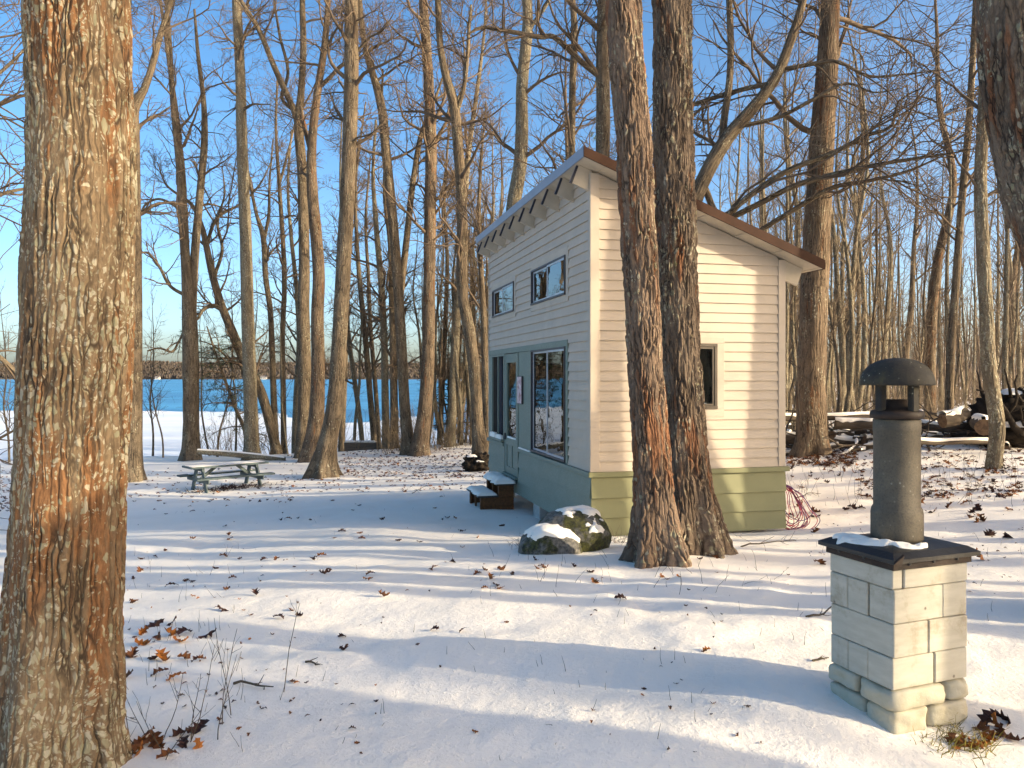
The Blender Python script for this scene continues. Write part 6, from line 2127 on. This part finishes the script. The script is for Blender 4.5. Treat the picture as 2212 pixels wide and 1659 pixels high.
    tuft(x, y, 40, 0.07, 0.26, 'dry_stalk', 'bent dry grass between the boulder and the twin trunks')
    x, y = at_ground(1130, 1180)
    tuft(x, y, 40, 0.08, 0.24, 'dry_stalk', 'bent dry grass left of the boulder')
    x, y = at_ground(1735, 960)
    tuft(x, y, 200, 0.25, 0.5, 'dry_grass', 'arching dry grass around the foot of the tall straight oak')
    # heap of dark litter below the picnic table
    n = 420
    X = r.normal(0, 0.5, n)
    Yy = r.normal(0, 0.25, n)
    Y0 = 22.8
    x0 = (500 - CX) / F_D * Y0
    rot = math.radians(24)
    xs = x0 + X * math.cos(rot) - Yy * math.sin(rot)
    ys = Y0 + X * math.sin(rot) + Yy * math.cos(rot)
    zg = ground(xs, ys)
    P0 = np.column_stack([xs, ys, zg - 0.01])
    D = nrm(np.column_stack([r.normal(0, 1, n), r.normal(0, 1, n), np.abs(r.normal(0.4, 0.4, n))]))
    P = grow(r, P0, D, r.uniform(0.06, 0.20, n), 4, 0.25, -0.1)
    V, q = tubes(P, taper(np.full(n, 0.011), 4, 0.4), 4)
    o = link('dead_litter', mesh_np('dead_litter', V, q), M['leaf_dark'], kind='stuff')
    o['label'] = 'dark bare patch of dead leaves and stems under the picnic table'
    # fallen sticks
    k = 0
    for px, py, L, lab in ((1720, 1075, 0.55, 'crooked dark stick on the snow right of the cabin corner'), (1600, 1182, 0.6, 'forked dark twig lying right of the twin trunks'),
                           (1740, 1335, 0.30, 'small branching twig standing in the shaded snow left of the chimney'), (1755, 1430, 0.10, 'short reddish stick on the snow left of the chimney'),
                           (505, 1478, 0.28, 'arched dry stem bowed onto the snow right of the huge trunk'), (660, 1432, 0.14, 'bent dark twig on the sunlit snow'),
                           (890, 1065, 0.5, 'short dark stick in the middle of the yard'), (950, 1070, 0.4, 'pale broken stick beside a dark clod in the middle of the yard')):
        x, y = at_ground(px, py)
        z = gz(x, y)
        a = r.uniform(-0.5, 0.5)
        D = np.array([[math.cos(a), math.sin(a), 0.12]])
        P = grow(r, np.array([[0.0, 0, 0.0]]), D, np.array([L]), 7, 0.22, 0.0)
        P[..., 2] = np.abs(P[..., 2]) + 0.004
        R = taper(np.array([0.006 + 0.006 * L]), 7, 0.4)
        pp = [tubes(P, R, 5)]
        s, d, l, rr = spawn(r, P, R, np.array([L]), 4, 0.2, 0.9, (40, 12), (0.25, 0.5), (0.5, 0.7), 0.0025)
        Q = grow(r, s, d, l, 4, 0.15, 0)
        Q[..., 2] = np.abs(Q[..., 2]) + 0.003
        pp.append(tubes(Q, taper(rr, 4, 0.4), 4))
        V, q = join(pp)
        o = link('fallen_stick', mesh_np('fallen_stick', V, q), M['dry_stalk'], loc=(x, y, z))
        tag(o, lab, 'stick')
        k += 1
weeds()

# ------------------------------------------------------------------ pines
def pine(label, trunk4, nb, blen, droop, seed, dens):
    r = np.random.default_rng(seed)
    base = trunk4[0, :3].copy()
    root = empty('pine_tree', base)
    tag(root, label, 'pine')
    V, q, bk, P, rr = trunk_mesh(trunk4, 10, 30, seed, 0.1)
    link('trunk', mesh_np('trunk', V - base, q, attr={'bk': bk}), M['bark_oak'], root)
    ax = catmull(trunk4, 24)
    s, d, l, rad = spawn(r, ax[None, :, :3], ax[None, :, 3], np.array([blen]), nb, 0.18, 1.0, (84, 10), (0.5, 1.0), (0.3, 0.5), 0.006)
    d[:, 2] = 0.15 + 0.1 * r.normal(0, 1, len(d))
    P = grow(r, s, d, l, 7, 0.08, -droop)
    R = taper(rad, 7, 0.35)
    parts = [tubes(P, R, 4)]
    s2, d2, l2, r2 = spawn(r, P, R, l, 7, 0.25, 1.0, (48, 12), (0.25, 0.5), (0.5, 0.7), 0.004)
    P2 = grow(r, s2, d2, l2, 4, 0.10, 0.0)
    parts.append(tubes(P2, taper(r2, 4, 0.5), 3))
    V, q = join(parts)
    link('branches', mesh_np('branches', V - base, q), M['twig'], root)
    s3, d3, l3, r3 = spawn(r, P2, taper(r2, 4, 0.5), l2, dens, 0.35, 1.0, (42, 14), (0.4, 0.5), (0.5, 0.6), 0.004)
    l3 = r.uniform(0.10, 0.19, len(s3))
    P3 = grow(r, s3, d3, l3, 2, 0.05, 0.02)
    V, q = tubes(P3, np.column_stack([np.full(len(s3), 0.006), np.full(len(s3), 0.003)]), 3)
    link('needles', mesh_np('needles', V - base, q), M['needle'], root)
tp = d_path([(530, 935, 9), (512, 890, 8), (495, 845, 7), (478, 800, 6), (463, 755, 5), (447, 705, 2.5)], 34.0)
pine('leaning pine sapling with sparse drooping boughs at the lake edge', tp, 46, 2.3, 0.06, 3, 9)
def upright(px, Y, H, r0):
    x = (px - CX) / F_D * Y
    g = gz(x, Y)
    return np.array([(x, Y, g - 0.2, r0), (x + 0.1, Y, g + H * 0.4, r0 * 0.7), (x + 0.05, Y + 0.1, g + H * 0.75, r0 * 0.4), (x + 0.1, Y, g + H, 0.01)])
pine('dark green pine behind the trunks left of the cabin', upright(965, 36.0, 5.5, 0.09), 60, 1.5, 0.02, 5, 9)
pine('green pine top showing behind the roof peak', upright(1268, 30.0, 12.0, 0.16), 60, 1.9, 0.02, 7, 8)
